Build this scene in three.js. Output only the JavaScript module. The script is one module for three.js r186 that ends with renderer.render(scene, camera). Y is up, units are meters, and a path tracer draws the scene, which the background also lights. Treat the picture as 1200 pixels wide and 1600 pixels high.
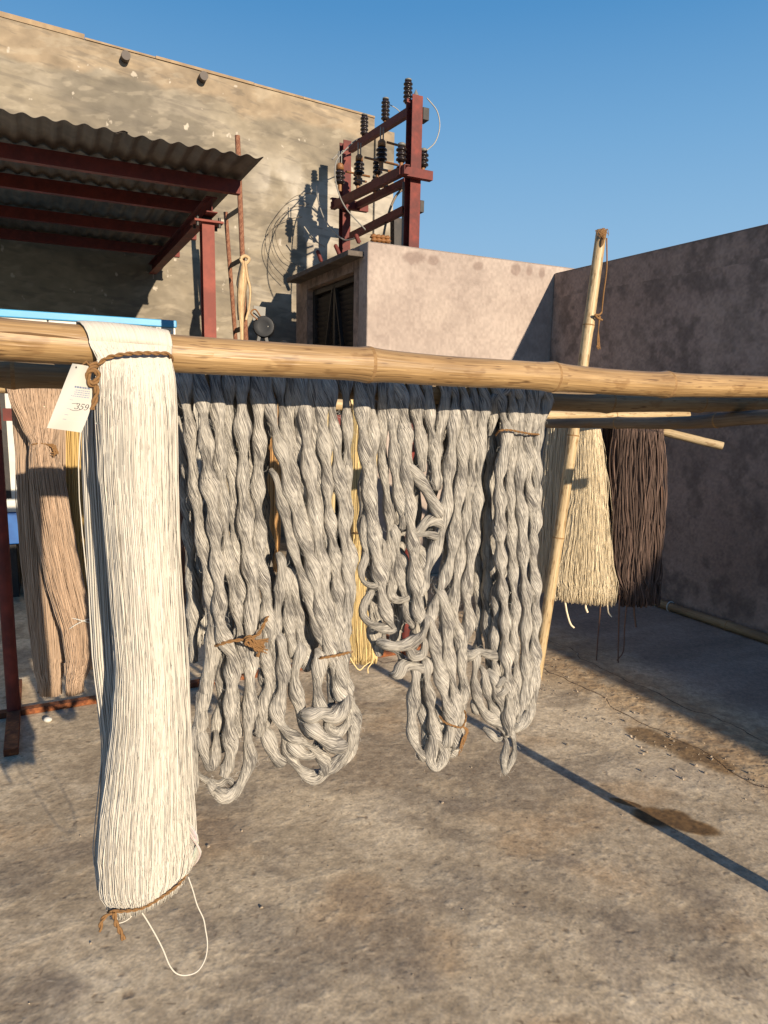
import * as THREE from 'three';
import { RoundedBoxGeometry } from 'three/addons/geometries/RoundedBoxGeometry.js';
import { mergeGeometries, toCreasedNormals } from 'three/addons/utils/BufferGeometryUtils.js';

// ------------------------------------------------------------------ camera, sky, sun, exposure
const scene = new THREE.Scene();
const FPX = 1080, EYE = 1.6, PITCH = THREE.MathUtils.degToRad(-9.15), ROLL = 0.02;
const camera = new THREE.PerspectiveCamera(2 * Math.atan(800 / FPX) * 180 / Math.PI, 0.75, 0.05, 600);
camera.position.set(0, EYE, 0);
camera.rotation.order = 'YXZ';
camera.rotation.set(PITCH, 0, ROLL);

const EXPOSURE = 1.5;
const renderer = new THREE.WebGLRenderer({ antialias: true });
renderer.setSize(768, 1024);
renderer.toneMapping = THREE.LinearToneMapping;
renderer.toneMappingExposure = EXPOSURE;
renderer.shadowMap.enabled = true;

const s2l = v => { v /= 255; return v <= 0.04045 ? v / 12.92 : Math.pow((v + 0.055) / 1.055, 2.4); };
{ // clear late-afternoon sky: pale above the horizon, deeper blue with height
  const W = 256, H = 256, data = new Float32Array(W * H * 4);
  const stops = [[-90, 150, 140, 128], [-2, 168, 172, 172], [0, 176, 194, 206], [6, 156, 192, 219], [12, 141, 185, 222], [19, 117, 169, 214], [27, 82, 145, 200], [45, 50, 108, 172], [90, 36, 84, 146]];
  for (let j = 0; j < H; j++) {
    const el = (j + 0.5) / H * 180 - 90;
    let k = 0; while (k < stops.length - 2 && el > stops[k + 1][0]) k++;
    const a = stops[k], b = stops[k + 1], t = Math.min(1, Math.max(0, (el - a[0]) / (b[0] - a[0])));
    for (let i = 0; i < W; i++) {
      const o = (j * W + i) * 4;
      for (let q = 0; q < 3; q++) data[o + q] = (s2l(a[q + 1]) * (1 - t) + s2l(b[q + 1]) * t) / EXPOSURE;
      data[o + 3] = 1;
    }
  }
  const sky = new THREE.DataTexture(data, W, H, THREE.RGBAFormat, THREE.FloatType);
  sky.mapping = THREE.EquirectangularReflectionMapping;
  sky.magFilter = sky.minFilter = THREE.LinearFilter; sky.needsUpdate = true;
  scene.background = sky; scene.environment = sky;
}
const SUN_AZ = THREE.MathUtils.degToRad(35.8), SUN_EL = THREE.MathUtils.degToRad(16.4);   // light travels ahead and to the left
const sun = new THREE.DirectionalLight(new THREE.Color().setRGB(1, 0.84, 0.64), 5);
sun.position.set(Math.sin(SUN_AZ) * Math.cos(SUN_EL), Math.sin(SUN_EL), Math.cos(SUN_AZ) * Math.cos(SUN_EL)).multiplyScalar(40);
sun.castShadow = true; sun.shadow.mapSize.set(4096, 4096);
Object.assign(sun.shadow.camera, { left: -10, right: 10, top: 10, bottom: -10, near: 1, far: 90 });
scene.add(sun, sun.target);

// ------------------------------------------------------------------ frame of the yard: c along the back wall, d away from the camera, h up
const TH = THREE.MathUtils.degToRad(26.5);
const CV = new THREE.Vector3(Math.cos(TH), 0, -Math.sin(TH)), DV = new THREE.Vector3(-Math.sin(TH), 0, -Math.cos(TH));
const P = (c, d, h) => new THREE.Vector3().addScaledVector(CV, c).addScaledVector(DV, d).setY(h);
const camQ = new THREE.Quaternion().setFromEuler(new THREE.Euler(PITCH, 0, ROLL, 'YXZ'));
const ray = (u, v) => new THREE.Vector3((u - 600) / FPX, -(v - 800) / FPX, -1).applyQuaternion(camQ);
const EYEV = new THREE.Vector3(0, EYE, 0);
const onPlane = (u, v, p0, n) => { const r = ray(u, v); return r.multiplyScalar(p0.clone().sub(EYEV).dot(n) / r.dot(n)).add(EYEV); };
const onD = (u, v, d) => onPlane(u, v, P(0, d, 0), DV);
const onC = (u, v, c) => onPlane(u, v, P(c, 0, 0), CV);
const ground = (u, v, h = 0) => onPlane(u, v, new THREE.Vector3(0, h, 0), new THREE.Vector3(0, 1, 0));

// ------------------------------------------------------------------ random, noise, textures
function rng(seed) { let a = seed >>> 0; return () => { a = (a + 0x6D2B79F5) | 0; let t = Math.imul(a ^ (a >>> 15), 1 | a); t = (t + Math.imul(t ^ (t >>> 7), 61 | t)) ^ t; return ((t ^ (t >>> 14)) >>> 0) / 4294967296; }; }
const PERM = (() => { const r = rng(11), p = new Float32Array(65536); for (let i = 0; i < 65536; i++) p[i] = r(); return p; })();
function vn(x, y, per = 256) {
  let xi = Math.floor(x), yi = Math.floor(y); const fx = x - xi, fy = y - yi;
  const sx = fx * fx * (3 - 2 * fx), sy = fy * fy * (3 - 2 * fy);
  xi = ((xi % per) + per) % per; yi = ((yi % per) + per) % per; const x1 = (xi + 1) % per, y1 = (yi + 1) % per;
  const a = PERM[yi * 256 + xi], b = PERM[yi * 256 + x1], c = PERM[y1 * 256 + xi], d = PERM[y1 * 256 + x1];
  return a + (b - a) * sx + (c - a) * sy + (a - b - c + d) * sx * sy;
}
function fbm(x, y, o = 4, per = 256) { let s = 0, a = 0.5, t = 0; for (let i = 0; i < o; i++) { s += a * vn(x + i * 17.3, y + i * 9.1, 256); t += a; a *= 0.5; x *= 2; y *= 2; } return s / t; }
function fbmT(x, y, o, per) { let s = 0, a = 0.5, t = 0; for (let i = 0; i < o; i++) { s += a * vn(x + i * 31, y + i * 13, per); t += a; a *= 0.5; x *= 2; y *= 2; per = Math.min(256, per * 2); } return s / t; }
const clamp = (x, a = 0, b = 1) => Math.min(b, Math.max(a, x));
const sstep = (a, b, x) => { const t = clamp((x - a) / (b - a)); return t * t * (3 - 2 * t); };
const mix = (a, b, t) => a + (b - a) * t;
const mix3 = (a, b, t) => [mix(a[0], b[0], t), mix(a[1], b[1], t), mix(a[2], b[2], t)];
function tex(w, h, fn, srgb = true) {
  const data = new Uint8Array(w * h * 4);
  for (let j = 0, o = 0; j < h; j++) for (let i = 0; i < w; i++, o += 4) {
    const c = fn(i / w, j / h, i, j);
    if (typeof c === 'number') { data[o] = data[o + 1] = data[o + 2] = clamp(c) * 255; } else { data[o] = clamp(c[0], 0, 255); data[o + 1] = clamp(c[1], 0, 255); data[o + 2] = clamp(c[2], 0, 255); }
    data[o + 3] = 255;
  }
  const t = new THREE.DataTexture(data, w, h, THREE.RGBAFormat);
  t.wrapS = t.wrapT = THREE.RepeatWrapping; t.magFilter = THREE.LinearFilter; t.minFilter = THREE.LinearFilter;
  if (srgb) t.colorSpace = THREE.SRGBColorSpace;
  t.needsUpdate = true; return t;
}
const rep = (t, x, y = x) => { const c = t.clone(); c.repeat.set(x, y); c.needsUpdate = true; return c; };

// ------------------------------------------------------------------ object helpers
const used = {};
const numbered = n => { used[n] = (used[n] || 0) + 1; return used[n] === 1 ? n : n + '_' + String(used[n] - 1).padStart(3, '0'); };
const shade = o => { o.castShadow = true; o.receiveShadow = true; return o; };
function thing(name, label, category, base = new THREE.Vector3(), turn = 0, group) {
  const g = new THREE.Group(); g.name = numbered(name); g.position.copy(base); g.rotation.y = turn; scene.add(g);
  g.userData = { label, category }; if (group) g.userData.group = group; return g;
}
function part(name, geo, mat, parent, label) { const m = shade(new THREE.Mesh(geo, mat)); m.name = name; parent.add(m); if (label) m.userData.label = label; return m; }
function world(name, geo, mat, parent, label) { geo.translate(-parent.position.x, -parent.position.y, -parent.position.z); return part(name, geo, mat, parent, label); }   // geometry given in world metres, parent unturned
function single(name, geo, mat, label, category, group) { const m = shade(new THREE.Mesh(geo, mat)); m.name = numbered(name); m.userData = { label, category }; if (group) m.userData.group = group; scene.add(m); return m; }
function metric(geo) { // uv in metres from the dominant axis
  const p = geo.attributes.position, n = geo.attributes.normal, uv = new Float32Array(p.count * 2);
  for (let i = 0; i < p.count; i++) {
    const ax = Math.abs(n.getX(i)), ay = Math.abs(n.getY(i)), az = Math.abs(n.getZ(i));
    if (ay >= ax && ay >= az) { uv[2 * i] = p.getX(i); uv[2 * i + 1] = p.getZ(i); }
    else if (ax >= az) { uv[2 * i] = p.getZ(i); uv[2 * i + 1] = p.getY(i); }
    else { uv[2 * i] = p.getX(i); uv[2 * i + 1] = p.getY(i); }
  }
  geo.setAttribute('uv', new THREE.BufferAttribute(uv, 2)); return geo;
}
function box(x0, x1, y0, y1, z0, z1, r = 0.004) {
  const w = x1 - x0, h = y1 - y0, d = z1 - z0, g = r > 0 ? new RoundedBoxGeometry(w, h, d, 1, Math.min(r, w / 3, h / 3, d / 3)) : new THREE.BoxGeometry(w, h, d);
  g.translate((x0 + x1) / 2, (y0 + y1) / 2, (z0 + z1) / 2); return metric(g.index ? g.toNonIndexed() : g);
}
const merge = list => mergeGeometries(list.map(g => { const q = g.index ? g.toNonIndexed() : g; for (const k of Object.keys(q.attributes)) if (!['position', 'normal', 'uv'].includes(k)) q.deleteAttribute(k); return q; }));
function orient(geo, p0, p1, up = new THREE.Vector3(0, 1, 0)) { // geometry drawn along +z from 0 to its length
  const z = p1.clone().sub(p0).normalize(), x = up.clone().cross(z).normalize(), y = z.clone().cross(x);
  geo.applyMatrix4(new THREE.Matrix4().makeBasis(x, y, z).setPosition(p0)); return geo;
}
function profile(pts, p0, p1, up) { // extruded section between two points
  const s = new THREE.Shape(pts.map(q => new THREE.Vector2(q[0], q[1])));
  const g = new THREE.ExtrudeGeometry(s, { depth: p0.distanceTo(p1), bevelEnabled: false, steps: 1 });
  return orient(metric(g), p0, p1, up);
}
const rect = (w, h) => [[-w / 2, -h / 2], [w / 2, -h / 2], [w / 2, h / 2], [-w / 2, h / 2]];
const ibeam = (w, h, t) => [[-w / 2, -h / 2], [w / 2, -h / 2], [w / 2, -h / 2 + t], [t / 2, -h / 2 + t], [t / 2, h / 2 - t], [w / 2, h / 2 - t], [w / 2, h / 2], [-w / 2, h / 2], [-w / 2, h / 2 - t], [-t / 2, h / 2 - t], [-t / 2, -h / 2 + t], [-w / 2, -h / 2 + t]];
const channel = (w, h, t) => [[-w / 2, -h / 2], [w / 2, -h / 2], [w / 2, -h / 2 + t], [-w / 2 + t, -h / 2 + t], [-w / 2 + t, h / 2 - t], [w / 2, h / 2 - t], [w / 2, h / 2], [-w / 2, h / 2]];
const V = (x, y, z) => new THREE.Vector3(x, y, z);

// tubes collected into one geometry; radius may vary, cross-section turns with the twist
class Tubes {
  constructor() { this.p = []; this.n = []; this.u = []; this.c = []; this.i = []; }
  add(pts, radius, sides = 3, { step = 0, count = 0, twist = 0, color = null, cap = false, lobes = 0, lump = 0, uvk = 1 } = {}) {
    const curve = new THREE.CatmullRomCurve3(pts, false, 'centripetal');
    let L = 0; for (let k = 1; k < pts.length; k++) L += pts[k].distanceTo(pts[k - 1]);
    const N = count || Math.max(2, Math.ceil(L / step));
    curve.arcLengthDivisions = Math.max(40, pts.length * 8);
    const base = this.p.length / 3, q = [];
    for (let k = 0; k <= N; k++) q.push(step ? curve.getPointAt(k / N) : curve.getPoint(k / N));
    const T = q.map((_, k) => q[Math.min(N, k + 1)].clone().sub(q[Math.max(0, k - 1)]).normalize());
    let X = Math.abs(T[0].y) < 0.9 ? V(0, 1, 0) : V(1, 0, 0); X.sub(T[0].clone().multiplyScalar(X.dot(T[0]))).normalize();
    let s = 0;
    for (let k = 0; k <= N; k++) {
      if (k) s += q[k].distanceTo(q[k - 1]);
      X.sub(T[k].clone().multiplyScalar(X.dot(T[k]))).normalize();
      const Y = T[k].clone().cross(X), r0 = typeof radius === 'function' ? radius(s, k / N) : radius;
      for (let j = 0; j <= sides; j++) {
        const a = j / sides * Math.PI * 2, nx = X.x * Math.cos(a) + Y.x * Math.sin(a), ny = X.y * Math.cos(a) + Y.y * Math.sin(a), nz = X.z * Math.cos(a) + Y.z * Math.sin(a);
        let r = lobes ? r0 * (1 + lobes * Math.cos(2 * a + s * twist * Math.PI * 2)) : r0; if (lump) r *= 1 + lump * (vn(j % sides * 0.9 + base * 0.37, s * 70 + base) + vn(j % sides * 0.5 + 9 + base, s * 32) - 1);
        this.p.push(q[k].x + nx * r, q[k].y + ny * r, q[k].z + nz * r); this.n.push(nx, ny, nz);
        this.u.push(j / sides * uvk + s * twist, s);
        if (color) this.c.push(color[0], color[1], color[2]);
      }
    }
    for (let k = 0; k < N; k++) for (let j = 0; j < sides; j++) { const a = base + k * (sides + 1) + j, b = a + sides + 1; this.i.push(a, a + 1, b, b, a + 1, b + 1); }
    if (cap) for (const k of [0, N]) { // round-ish closing point
      const m = this.p.length / 3, dir = T[k].clone().multiplyScalar(k ? 1 : -1), rr = (typeof radius === 'function' ? radius(k ? s : 0, k ? 1 : 0) : radius) * (cap === 'flat' ? 0.02 : 0.6);
      this.p.push(q[k].x + dir.x * rr, q[k].y + dir.y * rr, q[k].z + dir.z * rr); this.n.push(dir.x, dir.y, dir.z); this.u.push(0.5, k ? s : 0); if (color) this.c.push(...color);
      for (let j = 0; j < sides; j++) { const a = base + k * (sides + 1) + j; k ? this.i.push(a, a + 1, m) : this.i.push(a, m, a + 1); }
    }
    return this;
  }
  geo() {
    const g = new THREE.BufferGeometry();
    g.setAttribute('position', new THREE.Float32BufferAttribute(this.p, 3)); g.setAttribute('normal', new THREE.Float32BufferAttribute(this.n, 3)); g.setAttribute('uv', new THREE.Float32BufferAttribute(this.u, 2));
    if (this.c.length) g.setAttribute('color', new THREE.Float32BufferAttribute(this.c, 3));
    g.setIndex(this.i); return g;
  }
}
const tube1 = (pts, r, sides, o) => new Tubes().add(pts, r, sides, o).geo();

// ------------------------------------------------------------------ materials
const rgb = (r, g, b) => new THREE.Color(r / 255, g / 255, b / 255).convertSRGBToLinear();
const std = (o) => new THREE.MeshStandardMaterial({ roughness: 0.9, metalness: 0, side: THREE.DoubleSide, ...o });
const grainT = tex(512, 512, (x, y) => 0.5 * fbmT(x * 16, y * 16, 5, 16) + 0.5 * fbmT(x * 64, y * 64, 2, 64), false);
const mottle = (a, b, k = 8, seed = 0) => tex(512, 512, (x, y) => { const n = fbmT(x * k + seed, y * k, 5, k), m = fbmT(x * k * 4, y * k * 4 + seed, 3, k * 4); return mix3(a, b, clamp((n - 0.3) * 1.8 + (m - 0.5) * 0.7)); });
const M = {};
M.redPaint = std({ map: rep(mottle([82, 26, 20], [116, 42, 31], 8), 1.4), roughness: 0.7, bumpMap: rep(grainT, 4), bumpScale: 0.0008 });
M.rust = std({ map: rep(mottle([88, 46, 24], [168, 104, 58], 10, 3), 2.2), roughness: 0.9, bumpMap: rep(grainT, 6), bumpScale: 0.002 });
M.darkSteel = std({ map: rep(mottle([34, 32, 32], [58, 52, 48], 8, 5), 2), roughness: 0.6, metalness: 0.2 });
M.sheet = std({ map: rep(mottle([70, 62, 56], [104, 94, 84], 8, 9), 0.7), roughness: 0.65, metalness: 0.1 });
M.porcelain = std({ color: rgb(40, 34, 34), roughness: 0.25 });
M.brownCap = std({ map: rep(mottle([112, 74, 40], [160, 112, 66], 8, 2), 5), roughness: 0.6 });
M.galv = std({ color: rgb(118, 117, 113), roughness: 0.6, metalness: 0.2 });
M.wire = std({ color: rgb(150, 145, 134), roughness: 0.5, metalness: 0.2 });
M.wireDark = std({ color: rgb(112, 100, 84), roughness: 0.7 });
M.white = std({ map: rep(mottle([186, 184, 176], [206, 204, 196], 6, 4), 0.8), roughness: 0.45 });
M.skyBlue = std({ map: rep(mottle([62, 146, 196], [78, 160, 206], 6, 6), 1), roughness: 0.45 });
M.deepBlue = std({ map: rep(mottle([18, 74, 138], [30, 92, 158], 6, 7), 1), roughness: 0.5 });
M.black = std({ color: rgb(30, 32, 36), roughness: 0.45 });
M.pvc = std({ color: rgb(70, 60, 54), roughness: 0.6 });
M.inside = std({ color: rgb(104, 78, 50), roughness: 1 });
M.redPost = std({ map: rep(mottle([112, 50, 39], [138, 66, 52], 8, 2), 1.2), roughness: 0.7, bumpMap: rep(grainT, 4), bumpScale: 0.0008 });
M.jute = std({ map: tex(128, 256, (x, y) => { const n = fbmT(x * 24, y * 8, 3, 8); return mix3([98, 70, 42], [152, 116, 74], n); }), roughness: 1 });
M.jute.map.repeat.set(2, 60);
// ------------------------------------------------------------------ ground
{
  const g = new THREE.PlaneGeometry(240, 240); g.rotateX(-Math.PI / 2); g.translate(0, -0.006, 0); metric(g);
  const m = shade(new THREE.Mesh(g, std({ map: rep(mottle([132, 120, 102], [172, 160, 140], 8, 1), 0.3), bumpMap: rep(grainT, 0.8), bumpScale: 0.004 }))); m.name = 'ground'; m.userData.kind = 'structure'; scene.add(m);
}
{ // worn screed floor of the yard; texture laid out in metres on x -3.6..3.0, z -7.6..-1.0
  const X0 = -3.6, Z0 = -7.6, S = 6.6;
  const strip = (x, z) => { // distance left of the crumbling joint that runs along the shaded wall
    const c = x * CV.x + z * CV.z; return c - 2.78 + 0.16 * (fbm(x * 1.3 + 4, z * 1.3, 3) - 0.5) ; };
  const blob = (x, z, s, soft) => { const dx = x - s[0], dz = z - s[1], ru = s[2], rv = s[3], ca = s[4], sa = s[5], rough = s[6], u = s[7], lim = 1.9 * Math.max(ru, rv); if (dx * dx + dz * dz > lim * lim) return 0; const a = (dx * ca + dz * sa) / ru, b = (-dx * sa + dz * ca) / rv; return sstep(soft ? 1.25 : 1.12, soft ? 0.5 : 0.72, Math.sqrt(a * a + b * b) + (fbm(x * 7 + u, z * 7, 5) - 0.5) * rough * (soft ? 1.7 : 1)); };
  const stains = [[1078, 1290, 0.13, 0.055, 0.4, 0.5], [1020, 1276, 0.085, 0.07, 0.1, 0.5], [1052, 1278, 0.08, 0.075, 0.1, 0.5], [978, 1254, 0.07, 0.02, 0.5, 0.6], [1085, 1182, 0.17, 0.1, 0.6, 1.3], [1035, 1155, 0.2, 0.07, 0.6, 1.4]];
  const smudge = [[730, 1225, 0.08, 0.045, 0, 1], [745, 1262, 0.11, 0.05, 0.2, 1.3], [965, 1490, 0.12, 0.11, 0.6, 1.8], [470, 1330, 0.12, 0.06, 0.1, 1.6], [640, 1520, 0.1, 0.06, 0.3, 1.6], [340, 1300, 0.13, 0.06, 0.1, 1.6], [300, 1450, 0.12, 0.08, 0.4, 1.8], [90, 1530, 0.15, 0.09, 0.2, 1.8], [820, 1420, 0.07, 0.04, 0, 1.3], [880, 1345, 0.06, 0.03, 0.3, 1.4], [560, 1400, 0.14, 0.06, 0.2, 1.7], [1100, 1400, 0.09, 0.05, 0.3, 1.3], [110, 1330, 0.2, 0.07, 0.1, 1.8]];
  for (const l of [stains, smudge]) l.forEach((s, k) => { const q = ground(s[0], s[1]); l[k] = [q.x, q.z, s[2], s[3], Math.cos(s[4]), Math.sin(s[4]), s[5], s[0]]; });
  const N = 2048, relief = new Float32Array(N * N);
  const map = tex(N, N, (x, y, i, j) => {
    const wx = X0 + x * S, wz = Z0 + y * S;
    const big = fbm(wx * 0.9 + 3, wz * 0.9 + 8, 4), med = fbm(wx * 4 + 40, wz * 5 + 2, 4), fine = vn(wx * 60 + 7, wz * 60), grain = vn(wx * 170 + 3, wz * 170);
    const trowel = fbm(wx * 2.2 + wz * 1.4 + big * 3, (wz * 9 - wx * 4) + med * 2, 3);
    let col = mix3([158, 141, 116], [206, 188, 158], clamp(0.52 + (big - 0.5) * 1.5 + (med - 0.5) * 0.9 + (trowel - 0.5) * 0.6));
    col = mix3(col, [162, 130, 94], 0.42 * sstep(0.52, 0.72, fbm(wx * 1.7 + 90, wz * 2.6 + 20, 5)));
    col = mix3(col, [130, 117, 100], 0.6 * sstep(0.54, 0.7, fbm(wx * 3.1 + 11, wz * 3.9 + 60, 5)));
    col = mix3(col, [218, 202, 174], 0.4 * sstep(0.54, 0.72, fbm(wx * 2.6 + 71, wz * 4.2 + 33, 5)));
    let rl = 0.5 + (med - 0.5) * 0.6 + (trowel - 0.5) * 0.6 + (fine - 0.5) * 0.14;
    const speck = vn(wx * 62 + 5, wz * 62 + 9); if (speck > 0.9) { col = mix3(col, [92, 78, 62], clamp((speck - 0.9) * 7)); } else if (speck < 0.07) col = mix3(col, [222, 208, 182], clamp((0.07 - speck) * 8));
    const chip = fbm(wx * 16 + 21, wz * 22 + wx * 5, 4); if (chip > 0.62) { col = mix3(col, [214, 200, 172], clamp((chip - 0.62) * 2.4) * 0.6); rl += clamp((chip - 0.62) * 3) * 0.3; }
    const pit = fbm(wx * 24 + 81, wz * 30, 3); if (pit > 0.75) { col = mix3(col, [118, 100, 80], clamp((pit - 0.75) * 4)); rl -= clamp((pit - 0.75) * 3) * 0.4; }
    const hf = fbm(wx * 30 + 3, wz * 34 + 7, 3); col = mix3(col, hf > 0.5 ? [222, 206, 178] : [112, 98, 80], clamp(Math.abs(hf - 0.5) * 0.75)); rl += (hf - 0.5) * 0.1;
    const st = strip(wx, wz);
    const cr = sstep(-0.28, 0.02, st) * sstep(0.62, 0.2, st) * sstep(0.32, 0.58, fbm(wx * 6 + 2, wz * 6, 4) + 0.1);
    col = mix3(col, mix3([128, 98, 66], [206, 182, 144], fbm(wx * 22, wz * 22, 4)), cr * 0.75); rl += cr * (fbm(wx * 26 + 5, wz * 26, 3) - 0.5) * 1.4;
    if (st > 0.45) col = mix3(col, [122, 110, 98], sstep(0.45, 0.75, st) * 0.75);  // shade beside the wall put into the floor colour
    if (st > 0.3) col = mix3(col, mix3([96, 86, 76], [176, 164, 150], fbm(wx * 2 + 30, wz * 7 + wx * 3, 4)), 0.5 * sstep(0.3, 0.7, st));
    for (const [cu, cv, cw, off] of [[0, 0, 0.005, -0.1], [0, 0, 0.004, 0.28]]) { const e = Math.abs(st - off + (fbm(wx * 5, wz * 5 + off * 9, 3) - 0.5) * 0.18); if (e < cw) { col = mix3(col, [84, 66, 48], 0.8); rl -= 0.4; } }
    { const e = Math.abs((wz + 3.98 + 0.25 * wx) + (fbm(wx * 3, 7, 4) - 0.5) * 0.7); if (e < 0.006 && wx > -0.6 && wx < 0.55) { col = mix3(col, [92, 74, 56], 0.75); rl -= 0.4; } }
    let wet = 0, wet2 = 0; for (let q = 0; q < 6; q++) { const k = blob(wx, wz, stains[q], q > 3); if (q > 3) wet2 = Math.max(wet2, k); else wet = Math.max(wet, k); } wet = Math.max(wet * 0.85, wet2 * 0.6); if (wet > 0) col = mix3(col, mix3([78, 54, 28], [108, 78, 42], fine), wet);
    for (let q = 0; q < smudge.length; q++) { const k = blob(wx, wz, smudge[q], true); if (k > 0) col = mix3(col, [112, 100, 88], k * (0.22 + 0.5 * (med - 0.3))); }
    relief[j * N + i] = rl;
    const g = 1 + (grain - 0.5) * 0.18 + (fine - 0.5) * 0.12;
    return [col[0] * g, col[1] * g, col[2] * g];
  });
  const bump = tex(N, N, (x, y, i, j) => relief[j * N + i] * 0.7 + 0.15 + (vn(i * 0.45, j * 0.45) - 0.5) * 0.06, false);
  for (const t of [map, bump]) t.wrapS = t.wrapT = THREE.ClampToEdgeWrapping;
  const g = new THREE.PlaneGeometry(S, S, 1, 1); g.rotateX(-Math.PI / 2); g.translate(X0 + S / 2, 0, Z0 + S / 2);
  const p = g.attributes.position, uv = g.attributes.uv; for (let i = 0; i < 4; i++) uv.setXY(i, (p.getX(i) - X0) / S, (p.getZ(i) - Z0) / S);
  const m = shade(new THREE.Mesh(g, std({ map, bumpMap: bump, bumpScale: 0.009, roughness: 0.95 }))); m.name = 'pavement'; m.userData.kind = 'structure'; m.userData.label = 'worn grey screed floor of the yard'; scene.add(m);
}
{ // loose grit along the broken joint
  const r = rng(5), geo = new THREE.IcosahedronGeometry(1, 0), n = 520, im = new THREE.InstancedMesh(geo, std({ roughness: 1 }), n), m4 = new THREE.Matrix4(), q = new THREE.Quaternion();
  for (let i = 0; i < n; i++) {
    let c, d; if (i < 400) { c = 2.62 + (r() + r() + r() - 1.5) * 0.34; d = 1.6 + r() * 2.6; } else { c = -1 + r() * 4; d = 1.4 + r() * 3.4; }
    const s = 0.0018 + 0.006 * r() ** 4, p = P(c, d, s * 0.4); q.setFromEuler(new THREE.Euler(r() * 6, r() * 6, r() * 6));
    m4.compose(p, q, V(s * (0.8 + r() * 0.7), s * 0.8, s * (0.8 + r() * 0.7))); im.setMatrixAt(i, m4);
    const k = 0.16 + r() * 0.3; im.setColorAt(i, new THREE.Color().setRGB(k, k * 0.8, k * 0.58));
  }
  shade(im); im.name = 'grit'; im.userData = { kind: 'stuff', label: 'loose sandy grit scattered on the worn floor', category: 'grit' }; scene.add(im);
}
// ------------------------------------------------------------------ plaster textures
const plasterBump = tex(1024, 1024, (x, y) => 0.45 * fbmT(x * 5, y * 8, 4, 8) + 0.4 * fbmT(x * 32, y * 32, 3, 32) + 0.15 * vn(x * 200, y * 200, 200), false);
const bigWallMap = tex(1536, 768, (x, y) => { // 5.8 m long, 2.9 m high, lower edge at h 2.1
  const c = -1.9 + x * 5.8, h = 2.1 + y * 2.9;
  const n1 = fbm(c * 0.9 + 5, h * 1.6 + 3, 5), n2 = fbm(c * 2.6 + 50, h * 4.2 + 9, 5), n3 = fbm(c * 9 + 3, h * 12, 4), sw = fbm(c * 1.6 + n1 * 2 + 8, h * 5 + c * 0.8 + n2 * 1.5, 4);
  let col = mix3([114, 105, 88], [144, 132, 108], clamp(0.5 + (n1 - 0.5) * 1.8 + (sw - 0.5) * 1.3));
  col = mix3(col, [98, 92, 80], 0.6 * sstep(0.5, 0.66, fbm(c * 0.8 + 31, h * 1.3 - c * 0.35 + 2, 5)));
  col = mix3(col, [148, 138, 118], 0.5 * sstep(0.55, 0.7, sw));
  const pale = sstep(0.47, 0.62, fbm(c * 2.4 + 9, h * 1.9 + 41, 5)) * sstep(1.9, 2.5, c) * sstep(2.5, 2.9, h) * sstep(4.35, 3.9, h); col = mix3(col, [176, 167, 148], 0.8 * pale);
  const band = 4.62 - 0.04 * c + (fbm(c * 1.1 + 3, 5, 4) - 0.5) * 0.6; col = mix3(col, mix3([140, 120, 93], [160, 140, 110], n2 + (n3 - 0.5) * 0.6), 0.65 * sstep(band - 0.04, band + 0.06, h + (n2 - 0.5) * 0.25));
  const brush = fbm(c * 5 + n2 * 2, h * 26 + c * 3, 4); col = mix3(col, [92, 85, 74], 0.3 * sstep(0.55, 0.72, brush)); col = mix3(col, [164, 152, 128], 0.35 * sstep(0.56, 0.74, fbm(c * 7 + 60, h * 19 - c * 4, 4)));
  const fleck = fbm(c * 14 + 4, h * 10 + 2, 4); if (fleck > 0.8) col = mix3(col, [176, 165, 144], clamp((fleck - 0.74) * 9));
  const g = 1 + (n3 - 0.5) * 0.25; return [col[0] * g * 0.985, col[1] * g * 0.995, col[2] * g * 1.04];
});
const pinkMap = tex(1024, 1024, (x, y) => { // 2.4 m square, tiles sideways
  const n = fbmT(x * 5, y * 5, 5, 8), m = fbmT(x * 18 + 3, y * 22, 4, 32), f = vn(x * 120, y * 120, 120), sw = fbmT(x * 3 + n * 0.6, y * 12, 3, 4);
  let col = mix3([147, 133, 124], [169, 155, 145], clamp(0.5 + (n - 0.5) * 1.6 + (sw - 0.5) * 0.9)); col = mix3(col, [132, 118, 110], 0.35 * sstep(0.56, 0.76, m)); col = mix3(col, [182, 168, 156], 0.35 * sstep(0.55, 0.74, fbmT(x * 7 + 5, y * 9, 5, 16)));
  for (const [cx, w] of [[0.18, 0.05], [0.26, 0.035], [0.62, 0.03], [0.68, 0.025], [0.74, 0.02], [0.45, 0.03]]) { const e = Math.hypot((x - cx) / w, (y - 0.962) / 0.02) + (m - 0.5) * 1.6; col = mix3(col, [112, 94, 86], 0.5 * sstep(1.1, 0.6, e)); }
  const g = 1 + (f - 0.5) * 0.1; return col.map(v => v * g);
});
const shadePlasterMap = tex(1024, 1024, (x, y) => {  // the pink plaster toned darker to stand in for shade, with grime mottles
  const n = fbmT(x * 4, y * 4, 5, 4), m = fbmT(x * 16 + 3, y * 12, 5, 16), f = vn(x * 160, y * 160, 160);
  let col = mix3([128, 111, 100], [160, 140, 127], clamp(0.5 + (n - 0.5) * 1.9)); col = mix3(col, [96, 84, 76], 0.65 * sstep(0.4, 0.68, m * 0.6 + fbmT(x * 50 + 3, y * 44, 3, 64) * 0.4)); col = mix3(col, [176, 156, 140], 0.35 * sstep(0.52, 0.72, fbmT(x * 7 + 9, y * 5, 5, 8)));
  const g = 1 + (f - 0.5) * 0.14; return col.map(v => v * g);
});
M.bigWall = std({ map: bigWallMap, bumpMap: rep(plasterBump, 0.5), bumpScale: 0.012 });
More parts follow.
